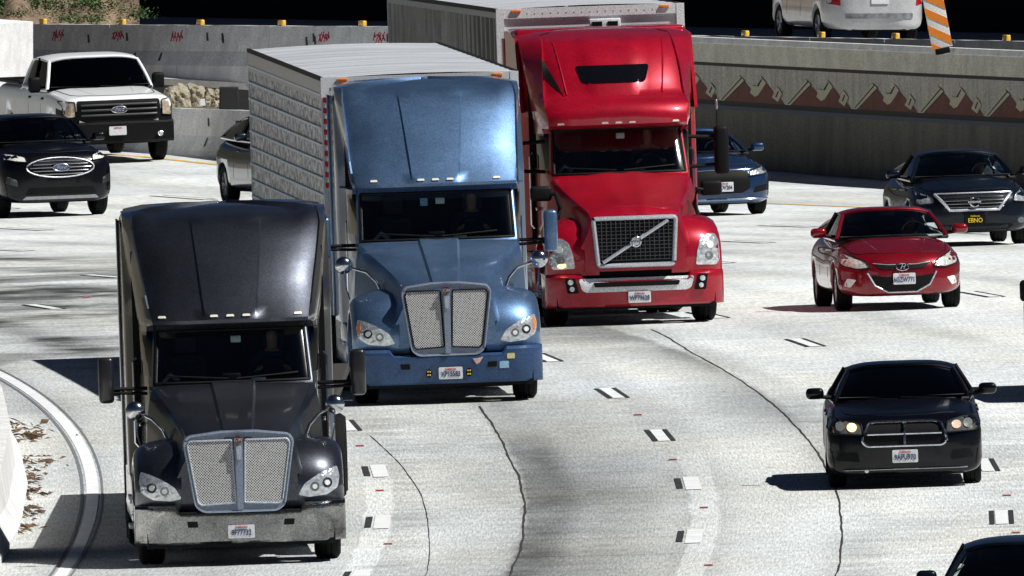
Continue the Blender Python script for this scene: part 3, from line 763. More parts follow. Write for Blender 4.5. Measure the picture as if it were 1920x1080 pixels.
    m.box(-1, 1, L-3.6, L-3.45, .42, .58); m.box(-1, 1, L-2.35, L-2.2, .42, .58)
    m.build('axle_frame', BLACK, root)
    for s in (1, -1):
        for y in (L-3.52, L-2.27): wheel(root, s*(w-.36), y, .5, .56, .3, SATIN)
    return root

def behind(M, dy, yaw=0):
    P = M @ Vector((0, dy, 0)); P.z = gz(P.x, P.y); return frame_at(P, yaw=yaw)

def ring(root, B, poly, r, m_, name, off=.01, closed=True, axis='front'):
    fn, d = AX[axis]; pts = []
    pp = poly+poly[:1] if closed else poly
    dense = []
    for (a, b), (c, e) in zip(pp, pp[1:]):
        n = max(1, int(math.hypot(c-a, e-b)/.05))
        dense += [(a+(c-a)*i/n, b+(e-b)*i/n) for i in range(n)]
    dense.append(pp[-1])
    for a, b in dense:
        h = B.ray_cast(fn(a, b), d)[0]
        if h: pts.append(h-d*off)
    return MB().tube(pts, r, 6).build(name, m_, root)
# ------------------------------------------------------------------ cars
def bl(y, nf, p):
    t = min(max(y/nf, 0), 1); return (1-(1-t)**p)**(1/p)
def car(px, py, D, M=None):
    L, W, H = D['L'], D['W'], D['H']; w = W/2; pm = D['paint']; a1 = D['axle']; wb = D['wb']; r = D['r']; zb = D.get('zb', .2)
    if M is None: M = vehicle_frame(px, py, a1, D.get('yaw', 0))
    root = thing(D['name'], D['label'], D['cat'], M, 'passenger vehicles on the freeway')
    # body loft
    ys = [.003,.01,.025,.05,.085,.13,.19,.27,.38,.5,.65,.8]
    y = 1.0
    while y < L-.85: ys.append(y); y += .16
    ys += [L-q for q in [.8,.65,.5,.38,.27,.19,.13,.085,.05,.025,.01,.003]]
    zn = D.get('zn', .5); nf = D.get('nf', .75); np_ = D.get('np', 3.2)
    n_exp = D.get('nexp', 4.2); rows = []
    NS = 48
    for y in ys:
        e = min(y, L-y); fr = y < L/2
        wy = w*bl(e, nf, np_)
        ztop = smooth_interp(D['top'], y)
        zn_ = zn if fr else D.get('znr', .6)
        vf = bl(e, D.get('vf', .32), 2.6) if fr else bl(e, .25, 3)
        vb = bl(e, .16, 2.4)
        zt = zn_+(ztop-zn_)*vf; zbo = zn_-(zn_-zb)*vb
        zc = (zt+zbo)/2; hz = (zt-zbo)/2
        row = []
        for k in range(NS):
            a = 2*PI*(k+.5)/NS
            ca, sa = math.cos(a), math.sin(a)
            ex = n_exp if sa > 0 else 7
            x = wy*math.copysign(abs(ca)**(2/ex), ca); z = hz*math.copysign(abs(sa)**(2/ex), sa)
            t = max(0, z/hz); x *= 1-D.get('tumble', .07)*t**1.5
            if z < 0: x *= 1-.05*(z/hz)**2
            row.append((x, y, zc+z + D.get('crown', .03)*(1-(x/w)**2)*(1 if z > 0 else 0)))
        rows.append(row)
    m = MB().grid(rows, True); m.cap(rows[0]); m.cap(rows[-1])
    body = m.build('body', pm, root, ang=60)
    # wheel arches by boolean
    cut = MB()
    for s in (1, -1):
        for yy in (a1, a1+wb):
            cut.lathe_x([(-.17, .0005), (-.17, r+.055), (.2, r+.055), (.2, .0005)], s*(w-.08), yy, r, 28)
    co = cut.build('cutter', BLACK, root, merge=True)
    md = body.modifiers.new('b', 'BOOLEAN'); md.object = co; md.operation = 'DIFFERENCE'; md.solver = 'EXACT'
    bpy.context.view_layer.update()
    dg = bpy.context.evaluated_depsgraph_get(); me = bpy.data.meshes.new_from_object(body.evaluated_get(dg))
    body.modifiers.clear(); body.data = me; bpy.data.objects.remove(co)
    me.materials.clear(); me.materials.append(pm); me.materials.append(BLACK)
    for p in me.polygons:
        c = p.center; idx = 0
        for yy in (a1, a1+wb):
            if abs(c.x) > w-.26 and math.hypot(c.y-yy, c.z-r) < r+.05: idx = 1
            if abs(c.x) > w-.27 and abs(abs(c.x)-(w-.25)) < .012 and math.hypot(c.y-yy, c.z-r) < r+.06: idx = 1
        if c.z < zb+.03 or (D.get('lowblack') and c.y < .8 and c.z < .80): idx = 1
        p.material_index = idx
    B = bvh_of(body)
    for s in (1, -1):
        for yy in (a1, a1+wb): wheel(root, s*(w-.135), yy, r, .22, r*.66, D.get('rim', RIMM))
    # greenhouse
    G = D['gh']; yb_, zb_, yt, ztp, yr, zr, yq, zq, wbt, wtp = G['yb'], G['zb'], G['yt'], G['zt'], G['yr'], G['zr'], G['yq'], G['zq'], G['wb'], G['wt']
    curv = .22
    def ws(u, v):
        bulge = .03*math.sin(PI*v)
        return Vector(((wbt+(wtp-wbt)*v)*u, yb_+(yt-yb_)*v+curv*(1-.45*v)*u*u-bulge, zb_+(ztp-zb_)*v+.07*v*(1-u**4)+bulge*.6))
    def rwn(u, v):
        return Vector(((wbt+(wtp-wbt)*v)*u, yq+(yr-yq)*v-.12*u*u, zq+(zr-zq)*v+.07*v*(1-u**4)+.02*math.sin(PI*v)))
    def side(t, v, s):
        a = ws(s, v); b = rwn(s, v)
        p = a.lerp(b, t); p.x += s*.06*math.sin(PI*t)*(1-.3*v)
        if v > .001:
            hump = (H-.09-max(ztp, zr))*math.sin(PI*min(1, t))**.7
            p.z += max(0, hump)*v*v
        return p
    def roof(u, t):
        a = ws(u, 1); b = rwn(u, 1); p = a.lerp(b, t)
        p.x += u*.06*.7*math.sin(PI*t); hump = max(0, H-.09-max(ztp, zr))*math.sin(PI*t)**.7
        p.z += hump; return p
    glm = D.get('glass', GLASS)
    U = [-1+2*i/16 for i in range(17)]; V = [i/10 for i in range(11)]
    wsn = MB().grid([[ws(u, v) for u in U] for v in V]).build('windscreen', glm, root)
    MB().grid([[rwn(u, v) for u in U] for v in V]).build('rear_window', D.get('rglass', GLASSD), root)
    MB().grid([[roof(u, t) for u in U] for t in [i/16 for i in range(17)]]).build('roof', D.get('roofm', pm), root)
    for s in (1, -1):
        T = [i/20 for i in range(21)]; tB = G.get('tB', .5)
        sw = MB().grid([[side(t, v, s)+Vector((-s*.012, 0, 0)) for t in T] for v in V]).build('side_window', D.get('sglass', GLASSD), root)
        m = MB()
        m.tube([side(0, v, s) for v in V], .032, 8); m.tube([side(1, v, s) for v in V], .02, 8); m.tube([side(t, 1, s)+Vector((-s*.02,0,-.016)) for t in T], .026, 8)
        if G.get('cp'): 
            m.grid([[side(t, v, s)+Vector((s*.01, 0, 0)) for t in (G['cp'], (G['cp']+1)/2, 1)] for v in V])
        m.tube([side(t, .0, s) for t in T], .03, 6)
        m.build('pillar', pm, root)
        MB().tube([side(tB, v, s) for v in V], .03, 6).build('centre_pillar', BLACK, root)
        # mirror
        mp = side(.10, .14, s); mx_ = s*(w+.10)
        mi = D.get('mir', (.11,.07,.068)); mr = MB().box(mx_-mi[0], mx_+mi[0], mp.y-mi[1], mp.y+mi[1], zb_+.10-mi[2], zb_+.10+mi[2], min(mi)*.8).build('mirror', D.get('mirm', pm), root)
        MB().tube([(s*(wbt-.02), mp.y+.03, zb_+.04), (mx_-s*.05, mp.y+.01, zb_+.06)], .028, 6).build('mirror_arm', BLACK, mr)
    MB().tube([ws(u, 1) for u in U], .026, 8).build('roof_edge', pm, root); MB().tube([rwn(u, 1) for u in U], .026, 8).build('roof_edge', pm, root)
    hw = D.get('hoodw', .80)*w; yfh = D.get('hoody', .22)
    pts = [(-hw*1.02, yb_+.12), (-hw*.99, .9), (-hw*.93, .5), (-hw*.8, yfh+.10), (-hw*.45, yfh+.01), (0, yfh-.02), (hw*.45, yfh+.01), (hw*.8, yfh+.10), (hw*.93, .5), (hw*.99, .9), (hw*1.02, yb_+.12)]
    ring(root, B, pts, .007, BLACK, 'hood_seam', .002, False, 'top')
    for s in (1, -1):
        for k0, k1, rr_ in D.get('creases', [(.34, .50, .008)]):
            ring(root, B, [(s*k0*w, yfh+.12), (s*(k0*.6+k1*.4)*w, .6), (s*k1*w, yb_-.02)], rr_, pm, 'hood_crease', -.001, False, 'top')
        # bumper to wing shut line
        ring(root, B, [(s*.90*w, zb+.12), (s*.93*w, zb+.30), (s*.95*w, zn+.06)], .006, BLACK, 'bumper_seam', .001, False)
        for nm_, pg_, ax_, m__, of_ in D.get('decals', []):
            if nm_ == 'headlight' and (pg_[0][0] > 0) == (s > 0): ring(root, B, pg_, .010, BLACK, 'headlight_bezel', of_+.002)
    m = MB(); m.tube([ws(u, .0)+Vector((0,-.015,.0)) for u in U], .025, 6); m.build('cowl', BLACK, root)
    for x0, x1 in ((-.05,-.62),(.5,-.02)):
        MB().tube([ws((x0+(x1-x0)*k/5)/wbt, .03+.05*k/5)+Vector((0,-.012,.008)) for k in range(6)], .009, 5).build('wiper', BLACK, root)
    # interior
    SE = mat('seat_fabric', (.09,.10,.11), .9)
    mzb = max(z for _, z in [(0, zb_)])
    m = MB(); m.grid([[(u*(wbt-.05), y_, smooth_interp(D['top'], y_)+.05) for u in U] for y_ in [yb_+.1+(yq-yb_-.25)*i/12 for i in range(13)]]); 
    m.build('dashboard', DARKIN, root)
    for s in (1, -1):
        x = s*.37; y_ = yb_+1.35
        st = MB().box(x-.22, x+.22, y_, y_+.13, zb_-.35, zb_+.18, .05).build('seat', SE, root)
        MB().box(x-.12, x+.12, y_+.0, y_+.1, zb_+.2, min(zb_+.38, H-.12), .04).build('headrest', SE, st)
    MB().tube([(.37+.17*math.cos(a), yb_+.75+.07*math.sin(a), zb_+.06+.15*math.sin(a)) for a in [2*PI*k/20 for k in range(21)]], .014, 6).build('steering_wheel', BLACK, root)
    MB().box(-.11, .11, ws(0, .9).y+.08, ws(0, .9).y+.11, ws(0, .87).z-.05, ws(0, .87).z+.02, .012).build('rear_view_mirror', BLACK, root)
    # seams
    for s in (1, -1):
        ax = 'right' if s > 0 else 'left'
        for yy in D.get('doors', (yb_+.55, yb_+1.6)):
            pg = [(yy-.006, zb+.15), (yy+.006, zb+.15), (yy+.006, zb_-.03), (yy-.006, zb_-.03)]
            decal('door_seam', pg, B, ax, BLACK, root, .002, .01, .1)
            decal('door_handle', rrect(yy-.22+.0, yy-.06, zb_-.16, zb_-.125, .012), B, ax, D.get('handle', pm), root, .02, .03)
    for nm, pg, ax, m_, off in D.get('decals', []):
        decal(nm, pg, B, ax, m_, root, off, .03, .06)
    return root, M, body, B

def sym(lst):
    """mirror (name, poly, axis, mat, off) to both sides"""
    out = []
    for nm, pg, ax, m_, off in lst: out += [(nm, pg, ax, m_, off), (nm, mx(pg), ax, m_, off)]
    return out
def front_y(B, x, z): 
    h = B.ray_cast(Vector((x, -3, z)), Vector((0,1,0)))[0]; return h.y if h else .1

# ================================================================== SETTING
def road_uv(px, py):
    P = ground(px, py); return math.hypot(P.x+R0, P.y-YA)-R0, R0*math.atan2(P.y-YA, P.x+R0)
def rp(off, s, dz=0.):
    a = s/R0; X = -R0+(R0+off)*math.cos(a); Y = YA+(R0+off)*math.sin(a)
    return Vector((X, Y, gz(X, Y)+dz))

def concrete_road():
    m, nt, b = nodes_of('concrete_road'); N = nt.nodes; L = nt.links
    uv = N.new('ShaderNodeUVMap'); uv.uv_map = 'road'
    sp = N.new('ShaderNodeSeparateXYZ'); L.new(uv.outputs[0], sp.inputs[0]); U, V = sp.outputs[0], sp.outputs[1]
    def M_(op, *ins):
        n = N.new('ShaderNodeMath'); n.operation = op
        for i, v in enumerate(ins):
            if isinstance(v, (int, float)): n.inputs[i].default_value = v
            else: L.new(v, n.inputs[i])
        return n.outputs[0]
    def noise(su, sv, det=4, rough=.6, off=0):
        c = N.new('ShaderNodeCombineXYZ'); L.new(M_('MULTIPLY', U, su), c.inputs[0]); L.new(M_('MULTIPLY', V, sv), c.inputs[1]); c.inputs[2].default_value = off
        n = N.new('ShaderNodeTexNoise'); n.inputs['Scale'].default_value = 1; n.inputs['Detail'].default_value = det; n.inputs['Roughness'].default_value = rough
        L.new(c.outputs[0], n.inputs['Vector']); return n.outputs['Fac']
    def sm(x, a, b_, lo=0, hi=1):
        n = N.new('ShaderNodeMapRange'); n.interpolation_type = 'SMOOTHSTEP'; n.inputs['From Min'].default_value = a; n.inputs['From Max'].default_value = b_
        n.inputs['To Min'].default_value = lo; n.inputs['To Max'].default_value = hi; L.new(x, n.inputs['Value']); return n.outputs[0]
    big = noise(.35, .06, 5, .6); streak = noise(.55, 1.1, 5, .65, 3); fine = noise(42, 1.3, 2, .5, 7); fine2 = noise(80, 3.0, 1, .5, 11)
    lum = M_('ADD', .635, M_('MULTIPLY', M_('SUBTRACT', big, .5), .6))
    mid = M_('MULTIPLY', sm(U, .1, .3), sm(U, 4.2, 3.9, 0, 1))
    zl = M_('MULTIPLY', sm(U, -1.7, -1.2), sm(U, .1, .3, 1, 0)); zr_ = M_('MULTIPLY', sm(U, 3.9, 4.1), sm(V, 40, 20))
    zf = M_('MULTIPLY', sm(V, 60, 80), sm(U, 9, 4))
    sa = M_('ADD', .22, M_('MINIMUM', .6, M_('ADD', M_('MULTIPLY', zl, .6), M_('ADD', M_('MULTIPLY', zr_, .5), M_('MULTIPLY', zf, .6)))))
    lum = M_('ADD', lum, M_('MULTIPLY', M_('SUBTRACT', streak, .5), sa))
    # stained lane between the two longitudinal joints
    wob = M_('ADD', U, M_('MULTIPLY', M_('SUBTRACT', noise(.0, .3, 3), .5), .25))
    z1 = M_('MULTIPLY', sm(wob, .08, .22), sm(wob, .6, 3.2, 1, 0)); z1 = M_('MULTIPLY', z1, sm(V, 2, 60, 1, .0))
    lum = M_('SUBTRACT', lum, M_('MULTIPLY', z1, .35))
    z2 = M_('MULTIPLY', sm(wob, 2.7, 3.9), sm(wob, 3.95, 4.1, 1, 0)); lum = M_('SUBTRACT', lum, M_('MULTIPLY', M_('MULTIPLY', z2, M_('MULTIPLY', sm(V, 15, 30), sm(V, 75, 55))), .22))
    z3 = M_('MULTIPLY', sm(wob, -1.3, .0), sm(wob, .08, .2, 1, 0)); lum = M_('SUBTRACT', lum, M_('MULTIPLY', M_('MULTIPLY', z3, sm(streak, .42, .58)), .22))
    # bright ghost strips beside the painted lines
    for o in (-1.6, 2.32):
        gs = M_('MULTIPLY', sm(M_('ABSOLUTE', M_('SUBTRACT', wob, o)), .19, .14, 0, 1), sm(V, 20, 2)); lum = M_('ADD', lum, M_('MULTIPLY', gs, .16))
    # wheel paths
    wp = M_('SINE', M_('MULTIPLY', U, 2*PI/1.86)); lum = M_('SUBTRACT', lum, M_('MULTIPLY', sm(wp, .0, 1.), .06))
    dl = M_('MULTIPLY', M_('MULTIPLY', sm(U, 5.5, 2.5), sm(V, 42, 62)), sm(noise(.22, .11, 5, .62, 40), .42, .58)); lum = M_('SUBTRACT', lum, M_('MULTIPLY', dl, .36))
    ol = M_('MULTIPLY', sm(M_('ABSOLUTE', M_('SUBTRACT', M_('FRACT', M_('DIVIDE', M_('ADD', U, 1.6), 3.8)), .5)), .16, .02), sm(noise(.5, .05, 3, .5, 50), .4, .6)); lum = M_('SUBTRACT', lum, M_('MULTIPLY', ol, .12))
    # transverse joints
    fr = M_('ABSOLUTE', M_('SUBTRACT', M_('FRACT', M_('DIVIDE', M_('ADD', V, M_('MULTIPLY', U, .12)), 4.6)), .5))
    lum = M_('SUBTRACT', lum, M_('MULTIPLY', sm(fr, .487, .494), .10))
    # left lanes are greyer, far right lanes brighter
    lum = M_('SUBTRACT', lum, sm(U, 1, -3, 0, .10)); lum = M_('ADD', lum, sm(U, 4, 9, 0, .10))
    far = M_('MULTIPLY', sm(V, 60, 110), sm(noise(.2, .09, 4, .6, 20), .45, .6)); lum = M_('SUBTRACT', lum, M_('MULTIPLY', far, .12))
    lum = M_('MULTIPLY', lum, M_('ADD', .35, M_('MULTIPLY', fine, 1.3)))
    lum = M_('MULTIPLY', lum, M_('ADD', .6, M_('MULTIPLY', fine2, .8)))
    lum = M_('MAXIMUM', M_('MULTIPLY', lum, 1.0), .05)
    c = N.new('ShaderNodeCombineXYZ'); warm = sm(noise(.4, .1, 3, .5, 31), .4, .65)
    L.new(M_('MULTIPLY', lum, M_('ADD', .955, M_('MULTIPLY', warm, .035))), c.inputs[0]); L.new(M_('MULTIPLY', lum, 1.0), c.inputs[1]); L.new(M_('MULTIPLY', lum, M_('SUBTRACT', 1.0, M_('MULTIPLY', warm, .06))), c.inputs[2])
    L.new(c.outputs[0], b.inputs['Base Color']); b.inputs['Roughness'].default_value = .85; b.inputs['Specular IOR Level'].default_value = .25
    return m
# road deck
offs = [-14+.75*i for i in range(int(43/.75)+1)]; ss = [-60+1.5*i for i in range(int(270/1.5)+1)]
vs = []; uvs = []; fs = []
for s in ss:
    for o in offs: vs.append(tuple(rp(o, s))); uvs.append((o, s))
n = len(offs)
for i in range(len(ss)-1):
    for j in range(n-1): fs.append((i*n+j, i*n+j+1, (i+1)*n+j+1, (i+1)*n+j))
me = bpy.data.meshes.new('road'); me.from_pydata(vs, [], fs); uvl = me.uv_layers.new(name='road')
for l in me.loops: uvl.data[l.index].uv = uvs[l.vertex_index]
for p in me.polygons: p.use_smooth = True
road = link('road', me, concrete_road()); tag(road, kind='structure')
# terrain sheet
EARTH = mat('dry_earth', (.20,.17,.13), .95, grain=.3, col2=(.12,.11,.08), vscale=.4)
m = MB()
xs_ = [-3000,-800,-200,-60,-40,-25,-12,0,12,25,40,60,200,800,3000]; ys_ = [-2000,-500,0,200,330,388,420,460,500,530,560,600,640,680,760,900,1500,4000]
m.grid([[(x, y, g(y)+K*max(-40, min(40, x))-.35-(.6 if y > 900 else 0)) for x in xs_] for y in ys_])
tag(m.build('ground', EARTH), kind='structure')

WLINE = mat('road_paint_white', (.92,.93,.93), .6, grain=.12, col2=(.74,.75,.75), vscale=4)
BLINE = mat('road_paint_black', (.01,.011,.014), .8, grain=.4, col2=(.04,.04,.04), vscale=9)
YLINE = mat('road_paint_yellow', (.75,.45,.08), .6, grain=.2)
JOINT = mat('joint_sealant', (.035,.03,.025), .9, grain=.4)
def strip(o0, o1, s0, s1, dz, mb, n=None):
    n = n or max(1, int((s1-s0)/2))
    mb.grid([[rp(o0, s0+(s1-s0)*i/n, dz), rp(o1, s0+(s1-s0)*i/n, dz)] for i in range(n+1)])
m = MB(); strip(-5.18, -5.03, -55, 130, .006, m); l_ = m.build('edge_line', WLINE, road)
m = MB(); strip(-5.25, -5.21, -30, 130, .005, m); strip(-5.0, -4.97, -30, 130, .005, m); m.build('edge_line_border', mat('worn_grey_line', (.16,.17,.19), .8, grain=.3), road)  # thin grey lines along both sides of the edge line
m = MB(); strip(22.5, 22.65, 60, 205, .006, m); m.build('yellow_line', YLINE, road)
lines = [(-1.62, road_uv(700, 884)[1]), (2.14, road_uv(1230, 817)[1]), (None, road_uv(1510, 643)), (None, road_uv(1840, 552)), (None, road_uv(1402, 454)), (17.6, 120.)]
ND = 0
for o, s in lines:
    if o is None: o, s = s
    k0 = -4
    for k in range(k0, 14):
        c = s+14.63*k
        if c < -38 or c > 190: continue
        near = c < 12 and k <= (1 if o > 0 else 9)
        m = MB()
        if o < 3 and c < 12:
            strip(o-.02, o+.17, c-1.83, c+1.83, .008, m); d_ = m.build('lane_dash', WLINE, road)
            m = MB(); strip(o-.13, o-.05, c-1.4, c+1.5, .0075, m); m.build('dash_contrast_stripe', BLINE, d_)  # black contrast stripe painted beside the white dash
        else:
            strip(o-.075, o+.075, c-1.83, c+1.83, .008, m); d_ = m.build('lane_dash', WLINE, road)
            m = MB(); strip(o-.145, o-.085, c-1.83, c+1.83, .0075, m); strip(o+.085, o+.145, c-1.83, c+1.83, .0075, m); m.build('dash_contrast_stripe', BLINE, d_)
        ND += 1
def seam(pts, w, name='road_joint', jit=.011):
    uvp = [road_uv(*p) for p in pts]; uvp.sort(key=lambda q: q[1])
    tabu = [(s, o) for o, s in uvp]; m = MB(); rows = []; s = tabu[0][0]-(0 if tabu[0][0] > 0 else 20); jo = 0
    while s < tabu[-1][0]:
        jo = .7*jo+random.uniform(-jit, jit); o = smooth_interp(tabu, s)+jo; ww = w*random.uniform(.7, 1.4)
        rows.append([rp(o-ww/2, s, .006), rp(o+ww/2, s, .006)]); s += .8
    m.grid(rows); return m.build(name, JOINT, road)
seam([(893,758),(938,820),(968,885),(985,950),(982,1000),(955,1078)], .023)
seam([(1222,617),(1310,668),(1400,720),(1480,785),(1530,845),(1570,930),(1580,1000),(1568,1078)], .020)
seam([(690,815),(740,860),(790,930),(803,990),(800,1075)], .010, jit=.004)
#seam([(1130,770),(1165,850),(1190,920),(1180,1000),(1160,1078)], .007, jit=.004)
#seam([(1180,650),(1270,720),(1350,800),(1390,880),(1385,1000),(1360,1078)], .006, jit=.004)
# raised pavement markers
for px, py in [(675,837),(712,921),(728,1021),(1196,779),(1262,863),(1320,953),(1329,1061),(1888,930),(163,558),(1905,1000)]:
    P = ground(px, py); M = frame_at(P)
    t = tag(MB().box(-.055, .055, -.05, .05, 0, .022, .008).build('pavement_marker', mat('marker_body', (.5,.48,.45), .6)), 'small red reflective stud set in the concrete between dashes of a lane line', 'road stud', 'red studs between the lane dashes')
    t.matrix_world = M
    MB().box(-.045, .045, -.056, -.048, .003, .02).build('reflector', REDL, t)

# ---------------------------------------------------------------- barriers
KRAIL = mat('barrier_concrete', (.76,.77,.78), .85, grain=.3, gscale=40, col2=(.55,.56,.57), vscale=1.3, bump=.15, bscale=12)
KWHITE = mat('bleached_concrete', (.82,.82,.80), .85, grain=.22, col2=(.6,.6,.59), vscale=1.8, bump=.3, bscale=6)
REFL = mat('reflector_amber', (.95,.55,.04), .35, grain=.15, coat=.5)
REDMARK = mat('spray_red', (.55,.03,.07), .7, grain=.3)
PROF = [(-.30,-.3),(-.30,.08),(-.15,.34),(-.085,.81),(.085,.81),(.15,.34),(.30,.08),(.30,-.3)]
def krail(P0, P1, material, label, group, refl=True, mark=None, slots=2, h=1., flip=False):
    d = P1-P0; L_ = d.length; x = d.normalized(); up = Vector((0,0,1)); y = up.cross(x).normalized(); up = x.cross(y)
    M = Matrix(((x.x,y.x,up.x,P0.x),(x.y,y.y,up.y,P0.y),(x.z,y.z,up.z,P0.z),(0,0,0,1)))
    m = MB(); nn = 8; rows = []
    for i in range(nn+1):
        u = .012+(L_-.024)*i/nn
        rows.append([(u, a, b*h+random.uniform(-.004, .004)*(b > .5)) for a, b in PROF])
    m.grid(rows); m.cap(rows[0]); m.cap(rows[-1])
    o = m.build('concrete_barrier', material, None, ang=20); o.matrix_world = M; tag(o, label, 'barrier', group)
    if refl: MB().box(L_*refl-.14, L_*refl+.14, -.04, .04, .81, .91, .02).build('reflector', REFL, o)
    B = bvh_of(o)
    def fc(u, z, off=.006):
        k = interp([(-.3,.3),(.08,.30),(.34,.15),(.81,.085)], z); return Vector((u, -k-off, z))
    for i in range(slots):
        u = L_*(.2+.6*random.random()); z = .55+.1*random.random() if random.random() < .6 else .25
        m = MB(); m.grid([[fc(u-.03*i_, z-.09+.05*i_), fc(u+.13-.04*i_, z-.09+.05*i_)] for i_ in range(4)]); m.build('drip_stain', mat('stain_dark', (.05,.05,.055), .9, grain=.5), o)
    if mark:
        for (u0, z0), (u1, z1) in mark:
            m = MB(); m.tube([fc(u0, z0), fc((u0+u1)/2, (z0+z1)/2), fc(u1, z1)], .013, 5); m.build('spray_mark', REDMARK, o)
    return o
def marks(u, seed):
    rr = random.Random(seed); out = []
    for k in range(4):
        a = u+.17*k; out.append(((a, .53+rr.uniform(-.03, .03)), (a+rr.uniform(.05, .16), .69+rr.uniform(-.04, .03))))
        out.append(((a+.02, .66), (a+rr.uniform(.1, .25), .58+rr.uniform(-.04, .04))))
    return out
jx = [-90, 63, 215, 361, 517, 668, 820]
def UP(px): return at(px, 127+8*px/728, 668-23*px/728)
lab = ['grey concrete barrier behind the bleached block at the far left', 'grey concrete barrier above the white pickup truck with two red scrawls', 'grey concrete barrier with a red scrawl near its middle, third from the left in the upper row', 'grey concrete barrier without red paint, left of the one with the red arrow scrawl',
       'grey concrete barrier with a red arrow-like scrawl, left of the corrugated trailer', 'grey concrete barrier running behind the corrugated trailer side']
mk = [None, [marks(1.5, 1), None], [marks(.5, 2)], [marks(-.0+3.9, 3)], None, [marks(2.8, 5)], None]
for i in range(6):
    P0, P1 = UP(jx[i]), UP(jx[i+1]); L_ = (P1-P0).length
    rx = {0:.5, 1:.12, 2:.1, 3:.1, 4:.08, 5:.08}[i]
    red = {1: [120], 2: [232, 343], 4: [620], 5: [722]}.get(i, [])
    mks = []
    for j, px in enumerate(red): mks += marks((px-jx[i])/(jx[i+1]-jx[i])*L_-.3, i*3+j)
    krail(P0, P1, KRAIL, lab[i] if i != 2 else 'grey concrete barrier with two red scrawls beneath the third yellow reflector from the left', 'upper row of barrier segments', refl=rx, mark=mks, slots=3)
def LOWR(px): return at(px, 276+12*px/320, 654-11.5*px/320)
jl = [20, 190, 352, 500, 640]
ll = ['lower grey barrier hidden mostly behind the white pickup truck', 'lower grey barrier just right of the white pickup truck', 'lower grey barrier left of the blue grey car, streaked dark', 'lower grey barrier behind the silver trailer side']
for i in range(4): krail(LOWR(jl[i]), LOWR(jl[i+1]), KRAIL, ll[i], 'lower row of barrier segments', refl=False, slots=4)
# right-hand row on the upper road
def RU(px): return at(px, 153+14*(px-1290)/630, 634-22*(px-1290)/630)
jr = [1235, 1385, 1528, 1668, 1800, 1960]
lr = ['top of a concrete barrier behind the wall, nearest the red truck', 'top of a concrete barrier below the left wheels of the silver van', 'top of a concrete barrier below the middle of the silver van', 'top of a concrete barrier behind the striped orange panel', 'top of a concrete barrier at the far right of the upper road']
for i in range(5):
    rx = {0: None, 1: .09, 2: .09, 3: .09, 4: .55}[i]
    krail(RU(jr[i]), RU(jr[i+1]), KWHITE, lr[i], 'barrier tops behind the retaining wall', refl=rx if rx else False, slots=0, h=1.)

# bleached block at far left
bb = MB(); P = at(-60, 172, 650); Q = at(62, 172, 654)
bb.prism([(P.x, P.y), (Q.x, Q.y), (Q.x-1.2, Q.y+3), (P.x-1.2, P.y+3)], lambda a, b: (a, b, P.z-.6), lambda a, b: (a, b, P.z+1.16))
# a face turned towards the sun
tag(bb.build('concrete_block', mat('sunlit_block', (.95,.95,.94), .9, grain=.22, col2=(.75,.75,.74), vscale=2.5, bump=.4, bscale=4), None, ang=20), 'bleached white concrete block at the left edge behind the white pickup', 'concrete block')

# leaf litter and the near-left barrier
for i in range(9):
    s0 = -50+12*i; P0 = rp(-6.20, s0, 0); P1 = rp(-6.20, s0+12, 0)
    if i not in (2, 3, 4, 5, 6): continue
    # rp runs away from the camera; flip so that the sunlit face looks towards the road
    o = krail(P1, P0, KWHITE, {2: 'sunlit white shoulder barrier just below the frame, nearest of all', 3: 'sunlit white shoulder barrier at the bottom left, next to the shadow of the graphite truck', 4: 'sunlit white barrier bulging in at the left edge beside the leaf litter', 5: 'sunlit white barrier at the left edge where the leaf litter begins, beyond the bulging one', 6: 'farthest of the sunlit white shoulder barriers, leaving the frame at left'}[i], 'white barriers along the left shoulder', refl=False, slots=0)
m = MB(); rr = random.Random(4)
for k in range(260):
    s = 3+abs(rr.gauss(0, 1))*14 if rr.random() < .6 else rr.uniform(-12, 34)
    cl = [29, 25.5, 17, 12, 8, 3, -2]; s = rr.choice(cl)+rr.gauss(0, .9)
    o = -5.93+abs(rr.gauss(0, .12))*(2.2 if s > 15 else 1); P = rp(o, s, .0)
    a = rr.uniform(0, PI); ll_ = rr.uniform(.03, .10)*(1.5 if s > 23 else 1); w_ = ll_*rr.uniform(.12, .35); h = rr.uniform(.005, .05)
    d = Vector((math.cos(a), math.sin(a), rr.uniform(-.1, .3)))*ll_; e = Vector((-math.sin(a), math.cos(a), rr.uniform(-.5, .5)))*w_
    c0 = P+Vector((0,0,h)); m.add([c0-d, c0+e+Vector((0,0,.02)), c0+d, c0-e], [(0,1,2,3)])
tag(m.build('dry_leaves', mat('dry_leaf', (.16,.085,.03), .8, grain=.5, col2=(.05,.03,.015), vscale=9), None, merge=False), kind='stuff')

# rubble between the barrier rows
STRAW = mat('pale_rubble', (.42,.38,.29), .95, grain=.35, gscale=30, col2=(.26,.22,.15), vscale=7, bump=1., bscale=14)
def rock(px, py, Y, r, seed, label):
    P = at(px, py, Y); rr = random.Random(seed)
    bm = bmesh.new(); bmesh.ops.create_icosphere(bm, subdivisions=4, radius=1)
    from mathutils import noise as nz
    for v in bm.verts:
        q = v.co*1.3+Vector((seed*3.1, 0, 0)); k = 1+.35*nz.noise(q)+.18*nz.noise(q*2.7)+.09*nz.noise(q*7)
        v.co = Vector((v.co.x*r[0]*k, v.co.y*r[1]*k, v.co.z*r[2]*k))
    me = bpy.data.meshes.new('rubble_heap'); bm.to_mesh(me); bm.free()
    o = link('rubble_heap', me, STRAW); o.location = P; return tag(o, label, 'rubble', 'rubble heaps between the barriers')
rock(333, 186, 649, (.24,.5,.27), 1, 'pale rubble heap right behind the hood of the white pickup')
